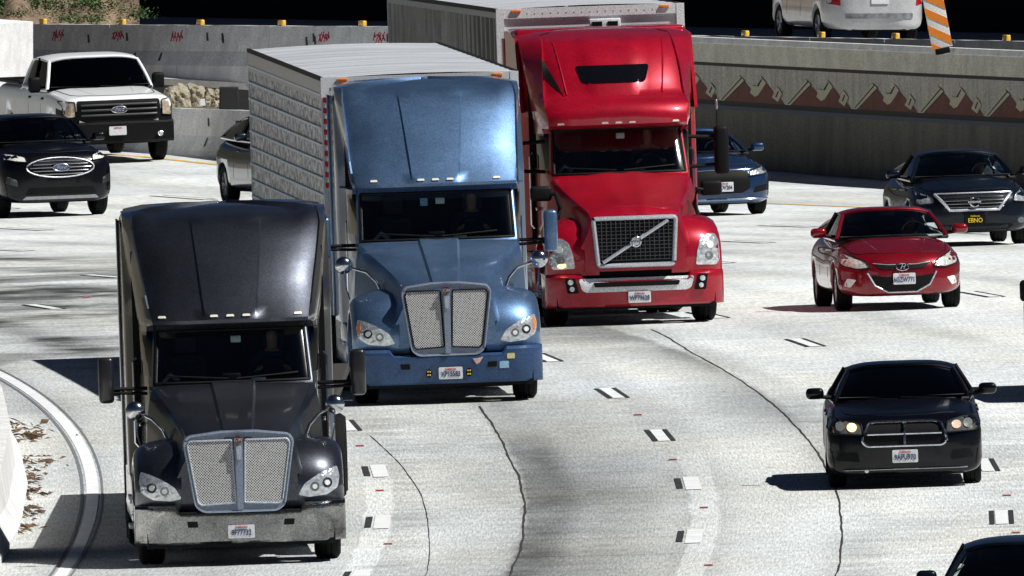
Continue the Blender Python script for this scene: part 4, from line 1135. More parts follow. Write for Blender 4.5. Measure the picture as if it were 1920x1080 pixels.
rock(366, 186, 650, (.25,.5,.26), 2, 'pale rubble heap between two others above the lower barrier')
rock(400, 188, 650, (.20,.5,.22), 3, 'smaller pale rubble heap beside the dark box')
P = at(429, 205, 648)
bx = MB().box(-.17, .17, -.2, .2, -.1, .40, .01); bx.box(-.14, .14, -.215, -.195, .02, .36)
o = bx.build('junction_box', mat('dark_box', (.02,.02,.022), .8, grain=.4)); o.location = P; tag(o, 'dark square box beside the rubble above the lower barrier', 'box')
P0 = at(286, 156, 656); P1 = at(480, 160, 652)
o = MB().prism([(P0.x,P0.y),(P1.x,P1.y),(P1.x,P1.y+5),(P0.x,P0.y+5)], lambda a, b: (a, b, P0.z-.02), lambda a, b: (a, b, P0.z+.10)).build('concrete_ledge', KWHITE, None, ang=20)
tag(o, 'pale concrete ledge under the upper barrier row, left of the trailer', 'ledge')
MB().prism([(P0.x,P0.y+.05),(P1.x,P1.y+.05),(P1.x,P1.y+4),(P0.x,P0.y+4)], lambda a, b: (a, b, P0.z-1.3), lambda a, b: (a, b, P0.z-.03)).build('ledge_under_shade', mat('shade_concrete', (.10,.10,.10), .9), o)  # dark colour stands for the shade beneath the ledge
for i, (px, r) in enumerate([(395, .06)]):
    P = at(380, 198, 642)
    c = MB().prism(rnd([(-.05,0),(.05,0),(.035,.12),(-.035,.12)], .01), lambda a, b: (a, -.05, b), lambda a, b: (a, .05, b)).build('barrier_cap', mat('white_lens2', (.85,.85,.83), .5)); c.location = P
    tag(c, 'small white marker on top of the lower barrier', 'marker')

# ---------------------------------------------------------------- upper road
pts = np.array([(3,634,-.15),(8.6,612,.31),(7,690,-.98),(-9.4,668,-.8),(-2.2,645,-.27)])
A_ = np.c_[pts[:,0], pts[:,1], np.ones(5)]; co_, *_ = np.linalg.lstsq(A_, pts[:,2], rcond=None)
uz = lambda X, Y: float(co_[0]*X+co_[1]*Y+co_[2])
def WY(px): return 628-24*(px-1310)/610      # wall line
m = MB(); rows = []
for t in range(13):
    px = -400+230*t if t < 20 else 0
    Yn = 668-23*px/728+1.0 if px < 1200 else RU(px).y+.8
    P = at(px, 150, Yn); rows.append([(P.x, Yn, uz(P.x, Yn)), (P.x-1, Yn+30, uz(P.x-1, Yn+30)), (P.x-1, Yn+75, uz(P.x-1, Yn+75)), (P.x-1, Yn+140, uz(P.x-1, Yn+140))])
tag(m.grid(rows).build('upper_road', mat('upper_concrete', (.45,.45,.44), .85, grain=.2, var=.2, vscale=.6)), kind='structure')
# unseen dark hill ring, added to keep bright horizon sky out of the paintwork
m = MB(); rows = []
for k in range(7):
    row = []
    for i in range(73):
        a = 2*PI*i/72; rr_ = 900+k*260; hh = [0, 90, 190, 270, 300, 240, 150][k]*(.75+.35*math.sin(3*a+1)+.2*math.sin(7*a))
        row.append((rr_*math.cos(a), 300+rr_*math.sin(a), -6+hh))
    rows.append(row)
tag(m.grid(rows).build('added_hill_ring', mat('added_hill_dark', (.02,.024,.014), .95, grain=.3, gscale=.2, col2=(.035,.032,.02), vscale=.02)), kind='structure')
# dark shaded wall beyond
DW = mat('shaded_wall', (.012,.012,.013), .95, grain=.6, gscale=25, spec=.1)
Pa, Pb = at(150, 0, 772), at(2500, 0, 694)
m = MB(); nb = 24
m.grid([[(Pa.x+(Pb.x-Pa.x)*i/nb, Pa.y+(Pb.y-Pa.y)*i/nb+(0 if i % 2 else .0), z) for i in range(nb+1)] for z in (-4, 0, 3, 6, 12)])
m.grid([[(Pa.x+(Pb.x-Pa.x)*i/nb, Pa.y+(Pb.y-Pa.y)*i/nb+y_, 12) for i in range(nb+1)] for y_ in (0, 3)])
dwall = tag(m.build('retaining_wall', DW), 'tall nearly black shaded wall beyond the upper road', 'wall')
# hillside top left
from mathutils import noise as nz
m = MB(); rows = []
for i in range(60):
    t = i/59; row = []
    for j in range(80):
        u = j/79; X = at(-260, 0, 740).x+u*(at(285, 0, 740).x-at(-260, 0, 740).x)
        Y = 716+t*26; z = -2.2+t*9
        q = Vector((X*1.5, Y*.3, z*1.5)); d = .5*nz.noise(q*.6)+.25*nz.noise(q*2)
        row.append((X+ .0*d-(max(0, u-.8)*t*1.8), Y-d*1.2, z+d*.5))
    rows.append(row)
m.grid(rows); tag(m.build('hillside', mat('hill_dirt', (.30,.22,.14), .95, grain=.4, gscale=25, col2=(.13,.09,.06), vscale=1.6, bump=1, bscale=5)), kind='structure')
hb = BVHTree.FromPolygons([Vector(v) for v in m.v], m.f)
lf = MB(); rr = random.Random(9)
for k in range(70):
    cpx = rr.uniform(-30, 262); cpy = rr.uniform(-25, 44)
    h, nrm, _, _ = hb.ray_cast(CAM, ray(cpx, cpy).normalized())
    if not h or rr.random() < .25: continue
    R_ = rr.uniform(.08, .24)
    for q in range(110):
        p = h+Vector((rr.gauss(0, R_), rr.gauss(0, R_), abs(rr.gauss(0, R_*.45)))); a = Vector((rr.uniform(-1,1), rr.uniform(-1,1), rr.uniform(-1,1))).normalized()*rr.uniform(.015, .045); b_ = a.cross(Vector((rr.uniform(-1,1), rr.uniform(-1,1), 1)).normalized())*.6
        lf.add([p-a, p+b_, p+a, p-b_], [(0,1,2,3)])
tag(lf.build('ground_cover', mat('green_leaf', (.06,.13,.02), .6, grain=.4, col2=(.03,.07,.015), vscale=5), None, merge=False), kind='stuff')

# ---------------------------------------------------------------- decorated retaining wall
WALLM = mat('wall_concrete', (.15,.14,.115), .9, grain=.5, gscale=40, col2=(.09,.084,.07), vscale=1.2, bump=.2, bscale=10, stretch=(1,1,.35))
PARA = mat('parapet_concrete', (.66,.62,.51), .9, grain=.35, gscale=40, col2=(.48,.45,.38), vscale=1.5)
TAN = mat('relief_tan', (.50,.46,.33), .9, grain=.3); RUST = mat('relief_rust', (.17,.06,.042), .9, grain=.35, var=.3, vscale=4); RIB = mat('ribbed_panel', (.50,.47,.40), .9, grain=.35, gscale=30, col2=(.34,.32,.28), vscale=3, stretch=(6,1,.4))
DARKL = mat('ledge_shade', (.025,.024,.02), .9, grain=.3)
def wpt(px, v, out=0.):
    """px: station along the wall; v: 0 base .. 1 top; out: towards the camera"""
    Y = WY(px); base = at(px, 300+30*(px-1310)/610*1.5, Y); top = at(px, 68.5+27*(px-1290)/630+5*math.sin((px-1290)/630*PI)*0, Y)
    x = base.x; z0 = gz(x, Y)-.1; z = z0+(top.z-z0)*v
    return Vector((x+.0*out, Y-out, z))
def band(name, v0, v1, o0, o1, material, parent, p0=1180, p1=2150, n=40):
    m = MB(); rows = []
    for i in range(n+1):
        px = p0+(p1-p0)*i/n; rows.append([wpt(px, v0, 0), wpt(px, v0, o0), wpt(px, v1, o1), wpt(px, v1, 0)])
    m.grid(rows); return m.build(name, material, parent, ang=25)
wall = band('retaining_wall', 0, 1, .02, .02, WALLM, None)
m = MB(); n = 40
m.grid([[wpt(1180+970*i/n, 1, -.35)+Vector((0,0,.0)) , wpt(1180+970*i/n, 1, .06), wpt(1180+970*i/n, .962, .17), wpt(1180+970*i/n, .955, .10)] for i in range(n+1)])
tag(wall, 'decorated concrete wall with zigzag mountain relief behind the cars on the right', 'wall')
m.build('wall_coping', KWHITE, wall, ang=20)
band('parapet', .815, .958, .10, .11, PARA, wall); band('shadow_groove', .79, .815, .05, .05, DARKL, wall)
band('ribbed_panel', .535, .79, .05, .05, RIB, wall)
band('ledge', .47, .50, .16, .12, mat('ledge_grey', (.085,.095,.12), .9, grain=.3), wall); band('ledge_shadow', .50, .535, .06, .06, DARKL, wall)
m = MB()
for i in range(15):
    px = 1230+64*i+random.uniform(-6, 6); a, b = wpt(px, .82, .113), wpt(px, .98, .113); m.add([a, a+Vector((.05,0,0)), b+Vector((.05,0,0)), b], [(0,1,2,3)])
m.build('pour_streaks', mat('lime_streak', (.36,.35,.31), .9, grain=.4), wall)
per = 124.5
for k in range(-1, 7):
    x0 = 1223+per*k
    W_ = lambda f, v, o: wpt(x0+per*f, .535+.20*v, o)
    def pan(poly, o, material, name, th=.05):
        m = MB(); a = [W_(f, v, o) for f, v in poly]; b_ = [W_(f, v, o-th) for f, v in poly]; nn = len(poly); mm_ = MB()
        mm_.v = [tuple(p) for p in a+b_]; mm_.f = [tuple(range(nn)), tuple(range(2*nn-1, nn-1, -1))]+[(i, nn+i, nn+(i+1) % nn, (i+1) % nn) for i in range(nn)]
        return mm_.build(name, material, wall, ang=20)
    pan([(.04,0),(.36,.78),(.42,.66),(.52,.36),(.55,.44),(.62,.72),(.68,.84),(.80,.50),(.86,.32),(.89,.36),(.99,0)], .09, RUST, 'mountain_panel')
    pan([(.0,0),(.31,.95),(.385,.80),(.08,0)], .13, TAN, 'zigzag_trim', .09)
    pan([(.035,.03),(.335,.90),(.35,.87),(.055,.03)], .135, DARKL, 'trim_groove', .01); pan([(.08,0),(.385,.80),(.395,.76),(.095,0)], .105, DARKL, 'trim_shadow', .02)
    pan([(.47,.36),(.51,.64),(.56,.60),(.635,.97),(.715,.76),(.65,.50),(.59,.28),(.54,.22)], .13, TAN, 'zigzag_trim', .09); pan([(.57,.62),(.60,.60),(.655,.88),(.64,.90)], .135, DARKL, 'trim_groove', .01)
    pan([(.80,.24),(.875,.64),(.955,.40),(.89,.08)], .13, TAN, 'zigzag_trim', .09); pan([(.85,.26),(.89,.50),(.905,.46),(.87,.24)], .135, DARKL, 'trim_groove', .01)
for i in range(5):
    px = 1395+i*118; a = wpt(px, .02, .024)
    m = MB(); m.add([a, a+Vector((.03,0,0)), wpt(px+4, .45, .024)+Vector((.03,0,0)), wpt(px+4, .45, .024)], [(0,1,2,3)]); m.build('wall_joint', DARKL, wall)
# striped panel
P = at(1767, 90, 609); Wp = MB()
t = thing('striped_panel', 'tilted orange and white striped warning panel on the wall beside the silver van', 'warning panel')
t.matrix_world = Matrix.Translation(P) @ Matrix.Rotation(math.radians(-11), 4, 'Y') @ Matrix.Rotation(math.radians(8), 4, 'Z')
w_ = .175; H_ = 1.25
MB().box(-w_, w_, -.012, .012, 0, H_, .01).build('panel', mat('panel_white2', (.85,.85,.83), .5, grain=.15), t)
per_ = .30; k = -1; m = MB(); ORG = mat('panel_orange', (.85,.25,.02), .45, grain=.2)
zz = -.25
while zz < H_+.2:
    poly = [(-w_, zz+.22), (w_, zz-.02), (w_, zz+.13), (-w_, zz+.37)]
    # clip in z
    def clip(pl, zc, keep_above):
        out = []
        for i in range(len(pl)):
            a, b_ = pl[i], pl[(i+1) % len(pl)]; ia = (a[1] >= zc) == keep_above; ib = (b_[1] >= zc) == keep_above
            if ia: out.append(a)
            if ia != ib:
                q = (zc-a[1])/(b_[1]-a[1]); out.append((a[0]+(b_[0]-a[0])*q, zc))
        return out
    pl = clip(poly, .005, True); pl = clip(pl, H_-.005, False) if len(pl) > 2 else pl
    if len(pl) > 2: MB().prism(pl, lambda a, b: (a, -.019, b), lambda a, b: (a, -.011, b)).build('orange_stripe', ORG, t)
    zz += per_
MB().box(-.03, .03, .012, .05, -.05, H_).build('post', SATIN, t)
MB().box(-.12, .12, -.03, .10, -.10, .0, .02).build('base', RUBBER, t)

# ================================================================== VEHICLES
GREY = paint('graphite_paint', (.075,.082,.10), metal=.9, rough=.36, coat=.9, crough=.07, grain=.2)
BLUE = paint('blue_paint', (.13,.23,.40), metal=.75, rough=.42, coat=.9, crough=.07, grain=.2)
RED = paint('red_paint', (.46,.003,.022), metal=.25, rough=.36, coat=.9)
rt, Mt = truck('kw', 450, 1052, GREY, dict(yaw=.05, label='dark graphite semi truck with chrome bumper and no trailer, nearest to us', plate='9F77732', dark=True, mirror=mat('mirror_black', (.012,.012,.014), .35, coat=.6)))
rt2, Mt2 = truck('kw', 836, 751, BLUE, dict(label='blue semi truck with blue bumper pulling the silver sided trailer', plate='XP15583', bumper=paint('bumper_blue', (.035,.085,.2), metal=.2, rough=.45, coat=.4), mirror=BLUE))
rt3, Mt3 = truck('volvo', 1181, 605, RED, dict(label='bright red semi truck with a diagonal bar across its square grille', plate='WP79628', bumper=RED))
Mq = behind(Mt2, 6.0, yaw=.012); trailer(Mq, 16.1, 2.6, 4.12, 'reefer', 'box trailer with quilted silver side and pale roof behind the blue truck')
Mq3 = behind(Mt3, 6.4); trailer(Mq3 @ Matrix.Translation((.06,0,0)), 16.1, 2.64, 4.30, 'van', 'white fronted box trailer with ribbed grey side behind the red truck')
def flatbed(M, L):
    root = thing('flatbed_trailer', 'low flatbed trailer towed by the graphite truck, hidden behind its cab but for the shadow', 'trailer', M)
    MB().box(-1.24, 1.24, 0, L, 1.40, 1.52, .02).build('deck', mat('deck_timber', (.04,.035,.03), .8, grain=.3), root)
    MB().box(-1.05, 1.05, -.06, 0, 1.3, 2.1).build('headboard', BLACK, root)
    for s in (1, -1):
        MB().box(s*.45-.06, s*.45+.06, .2, L-.1, .95, 1.40).build('beam', BLACK, root)
        MB().box(s*.9-.05, s*.9+.05, 2.5, 2.62, .3, 1.4).build('landing_leg', BLACK, root)
        for y in (L-3.4, L-2.15): wheel(root, s*.93, y, .5, .56, .3, SATIN)
    for y in (L-3.4, L-2.15): MB().box(-1, 1, y-.07, y+.07, .43, .57).build('axle', BLACK, root)
    return root
flatbed(behind(Mt, 6.2), 14.6)
driver(Mt3 @ Matrix.Translation((.5, 3.15, 1.80)), 'driver in dark shirt at the wheel of the red semi truck')
driver(Mt2 @ Matrix.Translation((.5, 3.15, 1.80)), 'driver whose hand shows low in the windscreen of the blue semi truck')
driver(Mt @ Matrix.Translation((.5, 3.15, 1.80)), 'driver barely visible behind the dark windscreen of the graphite truck')

BLK = paint('black_paint', (.002,.0025,.005), metal=.1, rough=.3, coat=.4, spec=.2)
NAVY = paint('navy_paint', (.005,.010,.020), metal=.5, rough=.34, coat=.5)
ELRED = paint('cherry_paint', (.26,.003,.012), metal=.4, rough=.34, coat=1.)
ABLUE = paint('steel_blue_paint', (.015,.05,.13), metal=.6, rough=.34)
SLV = paint('silver_paint', (.70,.71,.72), metal=.2, rough=.35, grain=.12)
WHT_ = mat('white_paint', (.93,.94,.95), rough=.35, coat=.6, grain=.05)
DCH = mat('dark_chrome', (.35,.37,.4), .2, metal=1, grain=.2)

# black sedan with crosshair grille
D = dict(name='parked_car', label='', cat='car', L=5.05, W=1.9, H=1.48, axle=.95, wb=3.05, r=.36, paint=BLK, zb=.15, zn=.44, nf=.42, np=4.2, nexp=6.2, tumble=.05, top=[(0,.83),(.5,.90),(1.45,1.0),(2.4,1.0),(4.2,1.05),(5.05,1.02)],
         gh=dict(yb=1.45, zb=1.0, yt=2.20, zt=1.33, yr=3.5, zr=1.29, yq=4.35, zq=1.07, wb=.81, wt=.63, tB=.48), glass=glass_mat('black_tint', (.02,.02,.025)),
         decals=sym([('headlight', rnd([(.50,.66),(.52,.79),(.72,.845),(.90,.86),(.93,.74),(.86,.68)], .03), 'front', mat('smoked_lamp', (.22,.22,.22), .12, metal=.6, grain=.4, gscale=18, coat=1), .012),
                     ('lower_duct', rnd([(.55,.33),(.57,.45),(.80,.46),(.84,.36)], .03), 'front', BLACK, .006)]))
D['name'] = 'sedan'; D['label'] = 'black sedan with crosshair grille and lit amber lamp, lower right'
r1, M1, b1, B1 = car(1697, 909, D)
gp = rnd([(-.52,.58),(-.46,.52),(.46,.52),(.52,.58),(.44,.79),(.36,.81),(-.36,.81),(-.44,.79)], .05)
gr = decal('grille', gp, B1, 'front', BLACK, r1, .012, .03)
ring(r1, B1, gp, .018, CHROME, 'grille_rim', .03); 
m = MB(); yv = front_y(B1, 0, .67)-.035
ring(r1, B1, [(0,.54),(0,.80)], .016, CHROME, 'grille_bar', .035, False); ring(r1, B1, [(-.45,.665),(.45,.665)], .016, CHROME, 'grille_bar', .035, False)
plate(r1, '9APU970', .0, front_y(B1, 0, .39)-.04, .39)
for s in (1, -1):
    h_ = [o for o in r1.children if o.name.startswith('headlight')]
    decal('bulb', circ(s*.635, .755, .058, .05), B1, 'front', GLOW if s < 0 else mat('warm_lamp', (.85,.62,.45), .2, coat=1, grain=.2), r1, .022, .02); decal('bulb', circ(s*.775, .77, .056), B1, 'front', mat('grey_lamp', (.28,.3,.28), .15, metal=.4, coat=1), r1, .022, .02)
    decal('turn_signal', [(s*.86,.70),(s*.93,.70),(s*.90,.84),(s*.88,.84)], B1, 'front', AMBER, r1, .022, .02)
ring(r1, B1, [(-.75,.235),(.75,.235)], .009, DCH, 'lip_trim', .01, False)
decal('tow_cover', circ(-.47, .22, .025), B1, 'front', WHITELAMP, r1, .01, .02)
m = MB()
for s in (1, -1):
    rows = [[(s*(.34+.05*k_/8+q*.02), .25+1.15*k_/8, smooth_interp(D['top'], .25+1.15*k_/8)+.03+.012*(1-abs(q))) for q in (-1.5,-1,-.3,.3,1,1.5)] for k_ in range(9)]
# cherry compact
D = dict(name='compact_car', label='cherry red compact car with swept back headlights and winged chrome badge', cat='car', L=4.53, W=1.775, H=1.435, axle=.88, wb=2.7, r=.315, paint=ELRED, zb=.2, zn=.46, nf=.85, np=2.8, nexp=3.6, top=[(0,.70),(.35,.80),(1.15,.96),(2.2,.95),(3.8,1.04),(4.53,1.0)], crown=.04,
         gh=dict(yb=1.10, zb=.97, yt=1.92, zt=1.29, yr=3.1, zr=1.24, yq=4.0, zq=1.06, wb=.77, wt=.60, tB=.45), rim=SATIN,
         decals=sym([('headlight', rnd([(.44,.60),(.50,.69),(.70,.78),(.83,.85),(.86,.76),(.80,.63),(.62,.585)], .03), 'front', mat('pale_lamp', (.72,.76,.7), .15, metal=.25, grain=.3, gscale=20, coat=1, bump=.4, bscale=20), .012),
                     ('fog_lamp', rnd([(.63,.44),(.75,.46),(.79,.36),(.71,.33)], .02), 'front', WHITELAMP, .008)]))
r2, M2, b2, B2 = car(1682, 579, D)
gp = rnd([(-.40,.66),(-.30,.585),(0,.565),(.30,.585),(.40,.66),(.2,.635),(-.2,.635)], .02)
decal('upper_grille', gp, B2, 'front', BLACK, r2, .01); ring(r2, B2, [(-.40,.665),(-.2,.642),(.2,.642),(.40,.665)], .008, CHROME, 'grille_trim', .012, False)
gp = rnd([(-.46,.50),(-.36,.34),(-.2,.26),(.2,.26),(.36,.34),(.46,.50),(.25,.47),(-.25,.47)], .03)
decal('lower_grille', gp, B2, 'front', BLACK, r2, .01); ring(r2, B2, [(-.48,.53),(-.38,.35),(-.2,.255),(.2,.255),(.38,.35),(.48,.53)], .012, SATIN, 'grille_trim', .01, False)
plate(r2, '6GZW771', .02, front_y(B2, 0, .44)-.05, .44)
fy_ = front_y(B2, 0, .60)
e = ring(r2, B2, circ(0, .605, .085, .05), .008, CHROME, 'badge', .03); text('badge_letter', 'H', .09, (0, fy_-.04, .605), CHROME, e, shear=.4)
for s in (1, -1): ring(r2, B2, [(s*.40,.67),(s*.46,.56),(s*.44,.5)], .012, ELRED, 'bumper_crease', -.004, False)
# navy sedan with black and yellow plate
D = dict(yaw=-.05, name='sedan', label='dark navy sedan with V shaped chrome grille and black plate with yellow letters', cat='car', L=4.86, W=1.83, H=1.47, axle=.93, wb=2.78, r=.33, paint=NAVY, zb=.2, zn=.5, nf=.8, np=3, nexp=3.9, top=[(0,.78),(.4,.86),(1.25,1.0),(2.3,.99),(4.1,1.08),(4.86,1.04)], crown=.04,
         gh=dict(yb=1.2, zb=1.0, yt=2.0, zt=1.32, yr=3.3, zr=1.28, yq=4.2, zq=1.09, wb=.78, wt=.58, tB=.46), sglass=GLASS,
         decals=sym([('headlight', rnd([(.60,.66),(.63,.76),(.80,.86),(.87,.88),(.895,.76),(.82,.64)], .03), 'front', LAMP, .012),
                     ('fog_lamp', circ(.72,.37,.06,.045), 'front', LAMPD, .01)]))
r3, M3, b3, B3 = car(1816, 460, D)
gp = rnd([(-.56,.77),(-.42,.56),(-.36,.53),(.36,.53),(.42,.56),(.56,.77)], .03)
gg = decal('grille', gp, B3, 'front', BLACK, r3, .01)
for z in (.59,.64,.69,.74): ring(r3, B3, [(-.45,z),(.45,z)], .006, DCH, 'grille_slat', .018, False)
ring(r3, B3, [(-.58,.79),(-.46,.66),(-.37,.545),(.37,.545),(.46,.66),(.58,.79)], .022, SATIN, 'grille_trim', .015, False); ring(r3, B3, [(-.58,.80),(.58,.80)], .014, SATIN, 'hood_trim', .01, False)
e = ring(r3, B3, circ(0, .665, .07, .07), .014, CHROME, 'badge', .04); MB().box(-.10, .10, front_y(B3, 0, .665)-.055, front_y(B3, 0, .665)-.035, .65, .68).build('badge_bar', CHROME, e)
plate(r3, 'EBNO', .0, front_y(B3, 0, .37)-.06, .40, dark=True)
decal('lower_grille', rnd([(-.6,.30),(-.5,.24),(.5,.24),(.6,.30),(.55,.33),(-.55,.33)], .02), B3, 'front', BLACK, r3, .006)
# steel blue sedan behind the red truck
D = dict(name='sedan', label='steel blue sedan half hidden behind the red semi truck', cat='car', L=4.88, W=1.86, H=1.45, axle=.95, wb=2.83, r=.335, paint=ABLUE, zb=.18, zn=.48, nf=.8, np=3, nexp=3.9, top=[(0,.76),(.4,.84),(1.35,.98),(2.3,.97),(4.1,1.05),(4.88,1.02)],
         gh=dict(yb=1.3, zb=.98, yt=2.05, zt=1.30, yr=3.3, zr=1.26, yq=4.3, zq=1.06, wb=.79, wt=.58, tB=.46),
         decals=sym([('headlight', rnd([(.48,.63),(.52,.72),(.78,.78),(.89,.83),(.90,.72),(.78,.66)], .02), 'front', LAMP, .012),
                     ('fog_lamp', rnd([(.55,.36),(.60,.46),(.84,.50),(.86,.40)], .02), 'front', BLACK, .01)]))
r4, M4, b4, B4 = car(1330, 404, D)
decal('grille', rnd([(-.47,.72),(-.5,.45),(-.36,.36),(.36,.36),(.5,.45),(.47,.72)], .04), B4, 'front', BLACK, r4, .01)
ring(r4, B4, [(-.9,.76),(-.5,.74),(.5,.74),(.9,.80)], .012, DCH, 'grille_trim', .012, False); ring(r4, B4, [(-.85,.26),(.85,.26)], .02, mat('pale_blue_trim', (.2,.27,.4), .25, metal=.5, coat=1), 'lip_trim', .01, False)
plate(r4, '8KDV204', .04, front_y(B4, 0, .47)-.05, .47)
# black crossover
D = dict(name='crossover', label='black crossover with oval chrome grille in front of the white pickup', cat='suv', L=4.8, W=1.93, H=1.74, axle=.95, wb=2.85, r=.37, paint=BLK, zb=.24, zn=.62, nf=.65, np=3.2, nexp=4.6, top=[(0,1.02),(.3,1.08),(1.15,1.2),(2.3,1.2),(4.2,1.25),(4.8,1.15)],
         gh=dict(yb=1.15, zb=1.2, yt=1.8, zt=1.58, yr=4.0, zr=1.54, yq=4.6, zq=1.25, wb=.82, wt=.63, tB=.36), rim=RIMM,
         decals=sym([('headlight', rnd([(.56,.93),(.58,1.02),(.80,1.08),(.92,1.12),(.93,1.0),(.75,.95)], .02), 'front', WHITELAMP, .012),
                     ('fog_lamp', rnd([(.72,.52),(.74,.64),(.88,.70),(.89,.58)], .02), 'front', LAMPD, .01)]))
r5, M5, b5, B5 = car(93, 405, D)
gp = circ(0, .83, .58, .165, 28)
decal('grille', gp, B5, 'front', BLACK, r5, .01)
for k_ in range(-2, 3): ring(r5, B5, [(-.52+.05*abs(k_)**1.5, .83+.055*k_), (.52-.05*abs(k_)**1.5, .83+.055*k_)], .009, DCH, 'grille_slat', .02, False)
ring(r5, B5, gp, .012, SATIN, 'grille_rim', .015)
def oval_badge(root, B, z, sx=.14, sz=.06):
    y_ = front_y(B, 0, z)
    e = MB().prism(circ(0, z, sx, sz, 24), lambda a, b: (a, y_-.04, b), lambda a, b: (a, y_, b)).build('badge', mat('badge_blue', (.03,.07,.2), .3, coat=1), root)
    MB().tube([(a, y_-.042, b) for a, b in circ(0, z, sx, sz, 24)+[(sx, z)]], .008, 6).build('badge_rim', CHROME, e); text('badge_script', 'Ford', .085, (0, y_-.046, z), CHROME, e, shear=.35)
oval_badge(r5, B5, .83)
decal('lower_grille', rnd([(-.62,.38),(-.55,.50),(.55,.50),(.62,.38)], .03), B5, 'front', BLACK, r5, .006)
decal('skid_plate', rnd([(-.66,.30),(-.6,.355),(.6,.355),(.66,.30)], .02), B5, 'front', DCH, r5, .012)
# white pickup
def pickup(px, py, pm, label, Mx=None, hidden=False):
    D = dict(lowblack=not hidden, yaw=0 if hidden else -.06, name='pickup_truck', label=label, cat='pickup truck', L=5.8, W=2.03, H=1.90, axle=.95, wb=3.6, r=.40, paint=pm, zb=.34, zn=.84, znr=.85, nf=.36, np=4, nexp=8, vf=.14, tumble=.04, top=[(0,1.14),(.3,1.18),(1.35,1.27),(2.2,1.28),(3.7,1.30),(5.8,1.30)], crown=.03,
         gh=dict(yb=1.38, zb=1.27, yt=1.93, zt=1.75, yr=3.55, zr=1.74, yq=3.75, zq=1.30, wb=.94, wt=.79, tB=.42), mir=(.11,.07,.14), mirm=BLACK, handle=BLACK, glass=glass_mat('black_tint', (.02,.02,.025)),
         decals=sym([('headlight', rnd([(.78,.84),(.78,1.10),(.975,1.12),(.985,.9),(.95,.82)], .02), 'front', mat('amber_lamp', (.75,.6,.45), .15, metal=.4, grain=.4, gscale=15, coat=1), .014)]))
    r6, M6, b6, B6 = car(px, py, D, Mx)
    decal('grille', rnd([(-.76,.80),(-.74,1.12),(.74,1.12),(.76,.80),(.62,.74),(-.62,.74)], .03), B6, 'front', BLACK, r6, .015)
    for z in (.86,.95,1.04): ring(r6, B6, [(-.68,z),(.68,z)], .02, mat('grille_charcoal', (.03,.03,.032), .4), 'grille_bar', .03, False)
    oval_badge(r6, B6, .95)
    b_ = MB(); rows = []
    for x in [-1.0+.1*i for i in range(21)]:
        yo = -.06+.16*abs(x)**4; rows.append([(x, yo+.05, .36), (x, yo, .40), (x, yo, .70), (x, yo+.05, .74), (x, yo+.3, .74)])
    b_.grid(rows).build('bumper', BLACK, r6); 
    plate(r6, '', -.05, -.09, .58) if not hidden else None
    for s in (1, -1): MB().tube([(s*.72, -.06, .5), (s*.72, -.07, .505)], .05, 10).build('fog_lamp', LAMP, r6)
    MB().grid([[(x, y, 1.345) for x in (-.8, 0, .8)] for y in (3.95, 4.8, 5.7)]).build('bed_floor', BLACK, r6)
    m = MB()
    for s in (1, -1): m.box(*sorted((s*.82, s*.96)), 3.9, 5.75, 1.31, 1.38, .015)
    m.box(-.9, .9, 5.65, 5.76, 1.31, 1.38, .015); m.build('bed_rail', BLACK if not hidden else pm, r6)
    MB().box(-.06, .06, 1.62, 1.64, 1.40, 1.52).build('windscreen_sticker', WHITELAMP, r6)
    return r6, M6
r6, M6 = pickup(205, 303, WHT_, 'white pickup truck with black grille and black bumper at upper left')
# blue grey car left of the trailer
D = dict(name='crossover', label='blue grey car mostly hidden behind the silver sided trailer', cat='suv', L=4.5, W=1.85, H=1.6, axle=.9, wb=2.7, r=.34, paint=paint('slate_paint', (.012,.022,.04), metal=.5), zb=.22, zn=.55, nf=.7, nexp=4, top=[(0,.92),(.3,.98),(1.2,1.08),(2.3,1.08),(4.0,1.15),(4.5,1.1)],
         gh=dict(yb=1.2, zb=1.08, yt=1.9, zt=1.45, yr=3.6, zr=1.40, yq=4.2, zq=1.14, wb=.79, wt=.6, tB=.4),
         decals=sym([('headlight', rnd([(.5,.78),(.55,.86),(.85,.95),(.87,.84)], .02), 'front', LAMP, .012)]))
r7, M7, b7, B7 = car(588, 385, D)
decal('grille', rnd([(-.5,.6),(-.45,.82),(.45,.82),(.5,.6)], .03), B7, 'front', BLACK, r7, .01)
# car cut by the bottom edge
D = dict(name='hatchback', label='dark blue car cut off at the bottom right corner with a roof aerial', cat='car', L=4.4, W=1.8, H=1.47, axle=.88, wb=2.65, r=.32, paint=NAVY, zb=.2, zn=.48, nf=.8, nexp=3.9, top=[(0,.76),(.4,.84),(1.2,.98),(2.3,.97),(4.0,1.05),(4.4,1.02)],
         gh=dict(yb=1.15, zb=.98, yt=1.9, zt=1.32, yr=3.5, zr=1.33, yq=4.2, zq=1.06, wb=.79, wt=.60, tB=.46),
         decals=sym([('headlight', rnd([(.5,.63),(.54,.72),(.84,.80),(.86,.70)], .02), 'front', LAMP, .012)]))
r8, M8, b8, B8 = car(1910, 1272, D)
MB().tube([(.12,3.4,1.45),(.12,3.45,1.66)], .008, 6).build('antenna', BLACK, r8)
decal('grille', rnd([(-.5,.5),(-.45,.7),(.45,.7),(.5,.5)], .03), B8, 'front', BLACK, r8, .01)
# black pickup at the right edge
r9, M9 = pickup(2104, 744, BLK, 'black vehicle at the right edge, only its mirror, tyre and shadow in view', hidden=True)
for px, nm, Mv, x in ((0, 'driver of the cherry red compact car seen dimly through the windscreen', M2, .37), (0, 'driver of the dark navy sedan seen dimly through the windscreen', M3, .37), (0, 'driver of the black crossover seen dimly through the windscreen', M5, .37)):
    zz = {0: .50}.get(px); add = .18 if Mv is M5 else 0
    driver(Mv @ Matrix.Translation((x, 2.38 if Mv is not M5 else 2.35, .42+add)), nm)
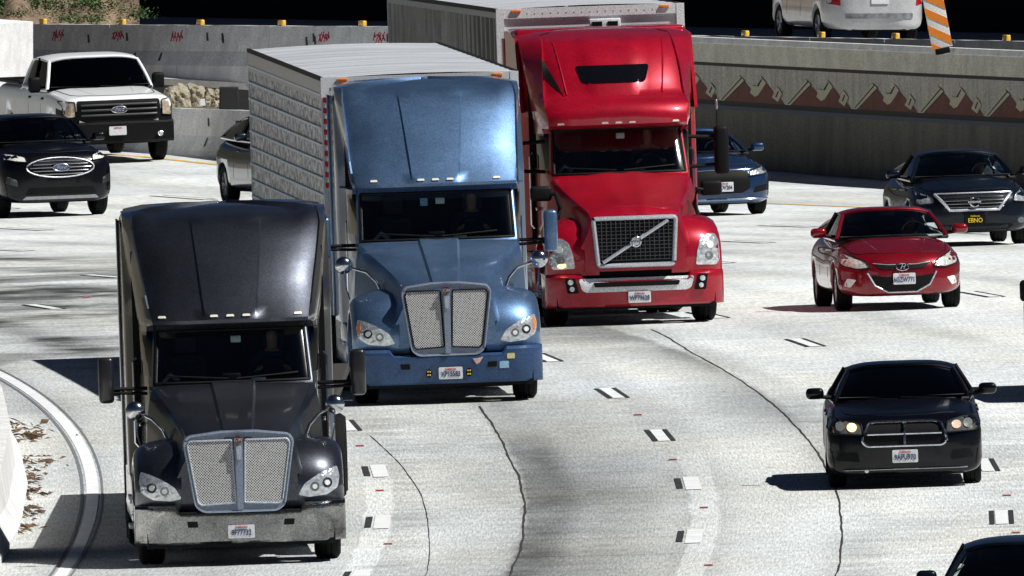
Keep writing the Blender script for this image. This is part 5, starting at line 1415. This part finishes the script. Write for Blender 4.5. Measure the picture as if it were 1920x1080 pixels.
# silver minivan on the upper road, seen from behind
P = at(1650, 84, 690); a = math.atan2(P.y-YA, P.x+R0)-math.radians(6)
back = Vector((-math.sin(a), math.cos(a), 0)); rgt = Vector((back.y, -back.x, 0))
L_v = 5.1
o_ = P+back*L_v
Mv = Matrix(((-rgt.x,-back.x,0,o_.x),(-rgt.y,-back.y,0,o_.y),(0,0,1,o_.z),(0,0,0,1)))
D = dict(name='minivan', label='silver minivan seen from behind on the upper road', cat='van', L=L_v, W=1.95, H=1.78, axle=.95, wb=3.0, r=.34, paint=SLV, zb=.26, zn=.6, znr=.62, nf=.8, nexp=5, top=[(0,.95),(.3,1.0),(1.2,1.1),(2.3,1.12),(4.2,1.12),(5.1,1.1)],
         gh=dict(yb=1.1, zb=1.1, yt=1.9, zt=1.68, yr=4.7, zr=1.70, yq=4.98, zq=1.1, wb=.86, wt=.68, tB=.36), rim=RIMM,
         decals=sym([('tail_light', rnd([(.74,.74),(.77,1.12),(.93,1.12),(.94,.78)], .02), 'rear', REDL, .012)]))
r10, M10, b10, B10 = car(0, 0, D, Mv)
decal('bumper_step', rnd([(-.66,.50),(-.66,.60),(.66,.60),(.66,.50)], .02), B10, 'rear', mat('grey_trim', (.22,.23,.24), .7, grain=.4, gscale=9), r10, .02)
pl_ = decal('licence_plate', rrect(-.17, .17, .78, .92, .01), B10, 'rear', PLATEW, r10, .02)

# ================================================================== camera, light
cam = bpy.data.cameras.new('camera'); co = bpy.data.objects.new('camera', cam); C.objects.link(co)
co.location = CAM; co.rotation_euler = (PI/2-PITCH, 0, 0)
cam.sensor_width = 36; cam.lens = F*36/1920; cam.clip_start = 10; cam.clip_end = 9000
scn.camera = co
S = Vector((.69, -.22, 1.0)).normalized()
sl = bpy.data.lights.new('sun', 'SUN'); sl.energy = 5.0; sl.angle = math.radians(.53); sl.color = (1, .985, .955)
so = bpy.data.objects.new('sun', sl); C.objects.link(so); so.rotation_euler = S.to_track_quat('Z', 'Y').to_euler()
w = bpy.data.worlds.new('World'); scn.world = w; w.use_nodes = True
nt = w.node_tree; sk = nt.nodes.new('ShaderNodeTexSky'); sk.sky_type = 'NISHITA'; sk.sun_disc = False
sk.altitude = 9000; sk.air_density = .6; sk.dust_density = 0.; sk.ozone_density = 2.
sk.sun_elevation = math.asin(S.z); sk.sun_rotation = math.atan2(S.x, S.y)
nt.links.new(sk.outputs[0], nt.nodes['Background'].inputs[0]); nt.nodes['Background'].inputs[1].default_value = .05
scn.view_settings.view_transform = 'Standard'; scn.view_settings.look = 'None'; scn.view_settings.exposure = 0
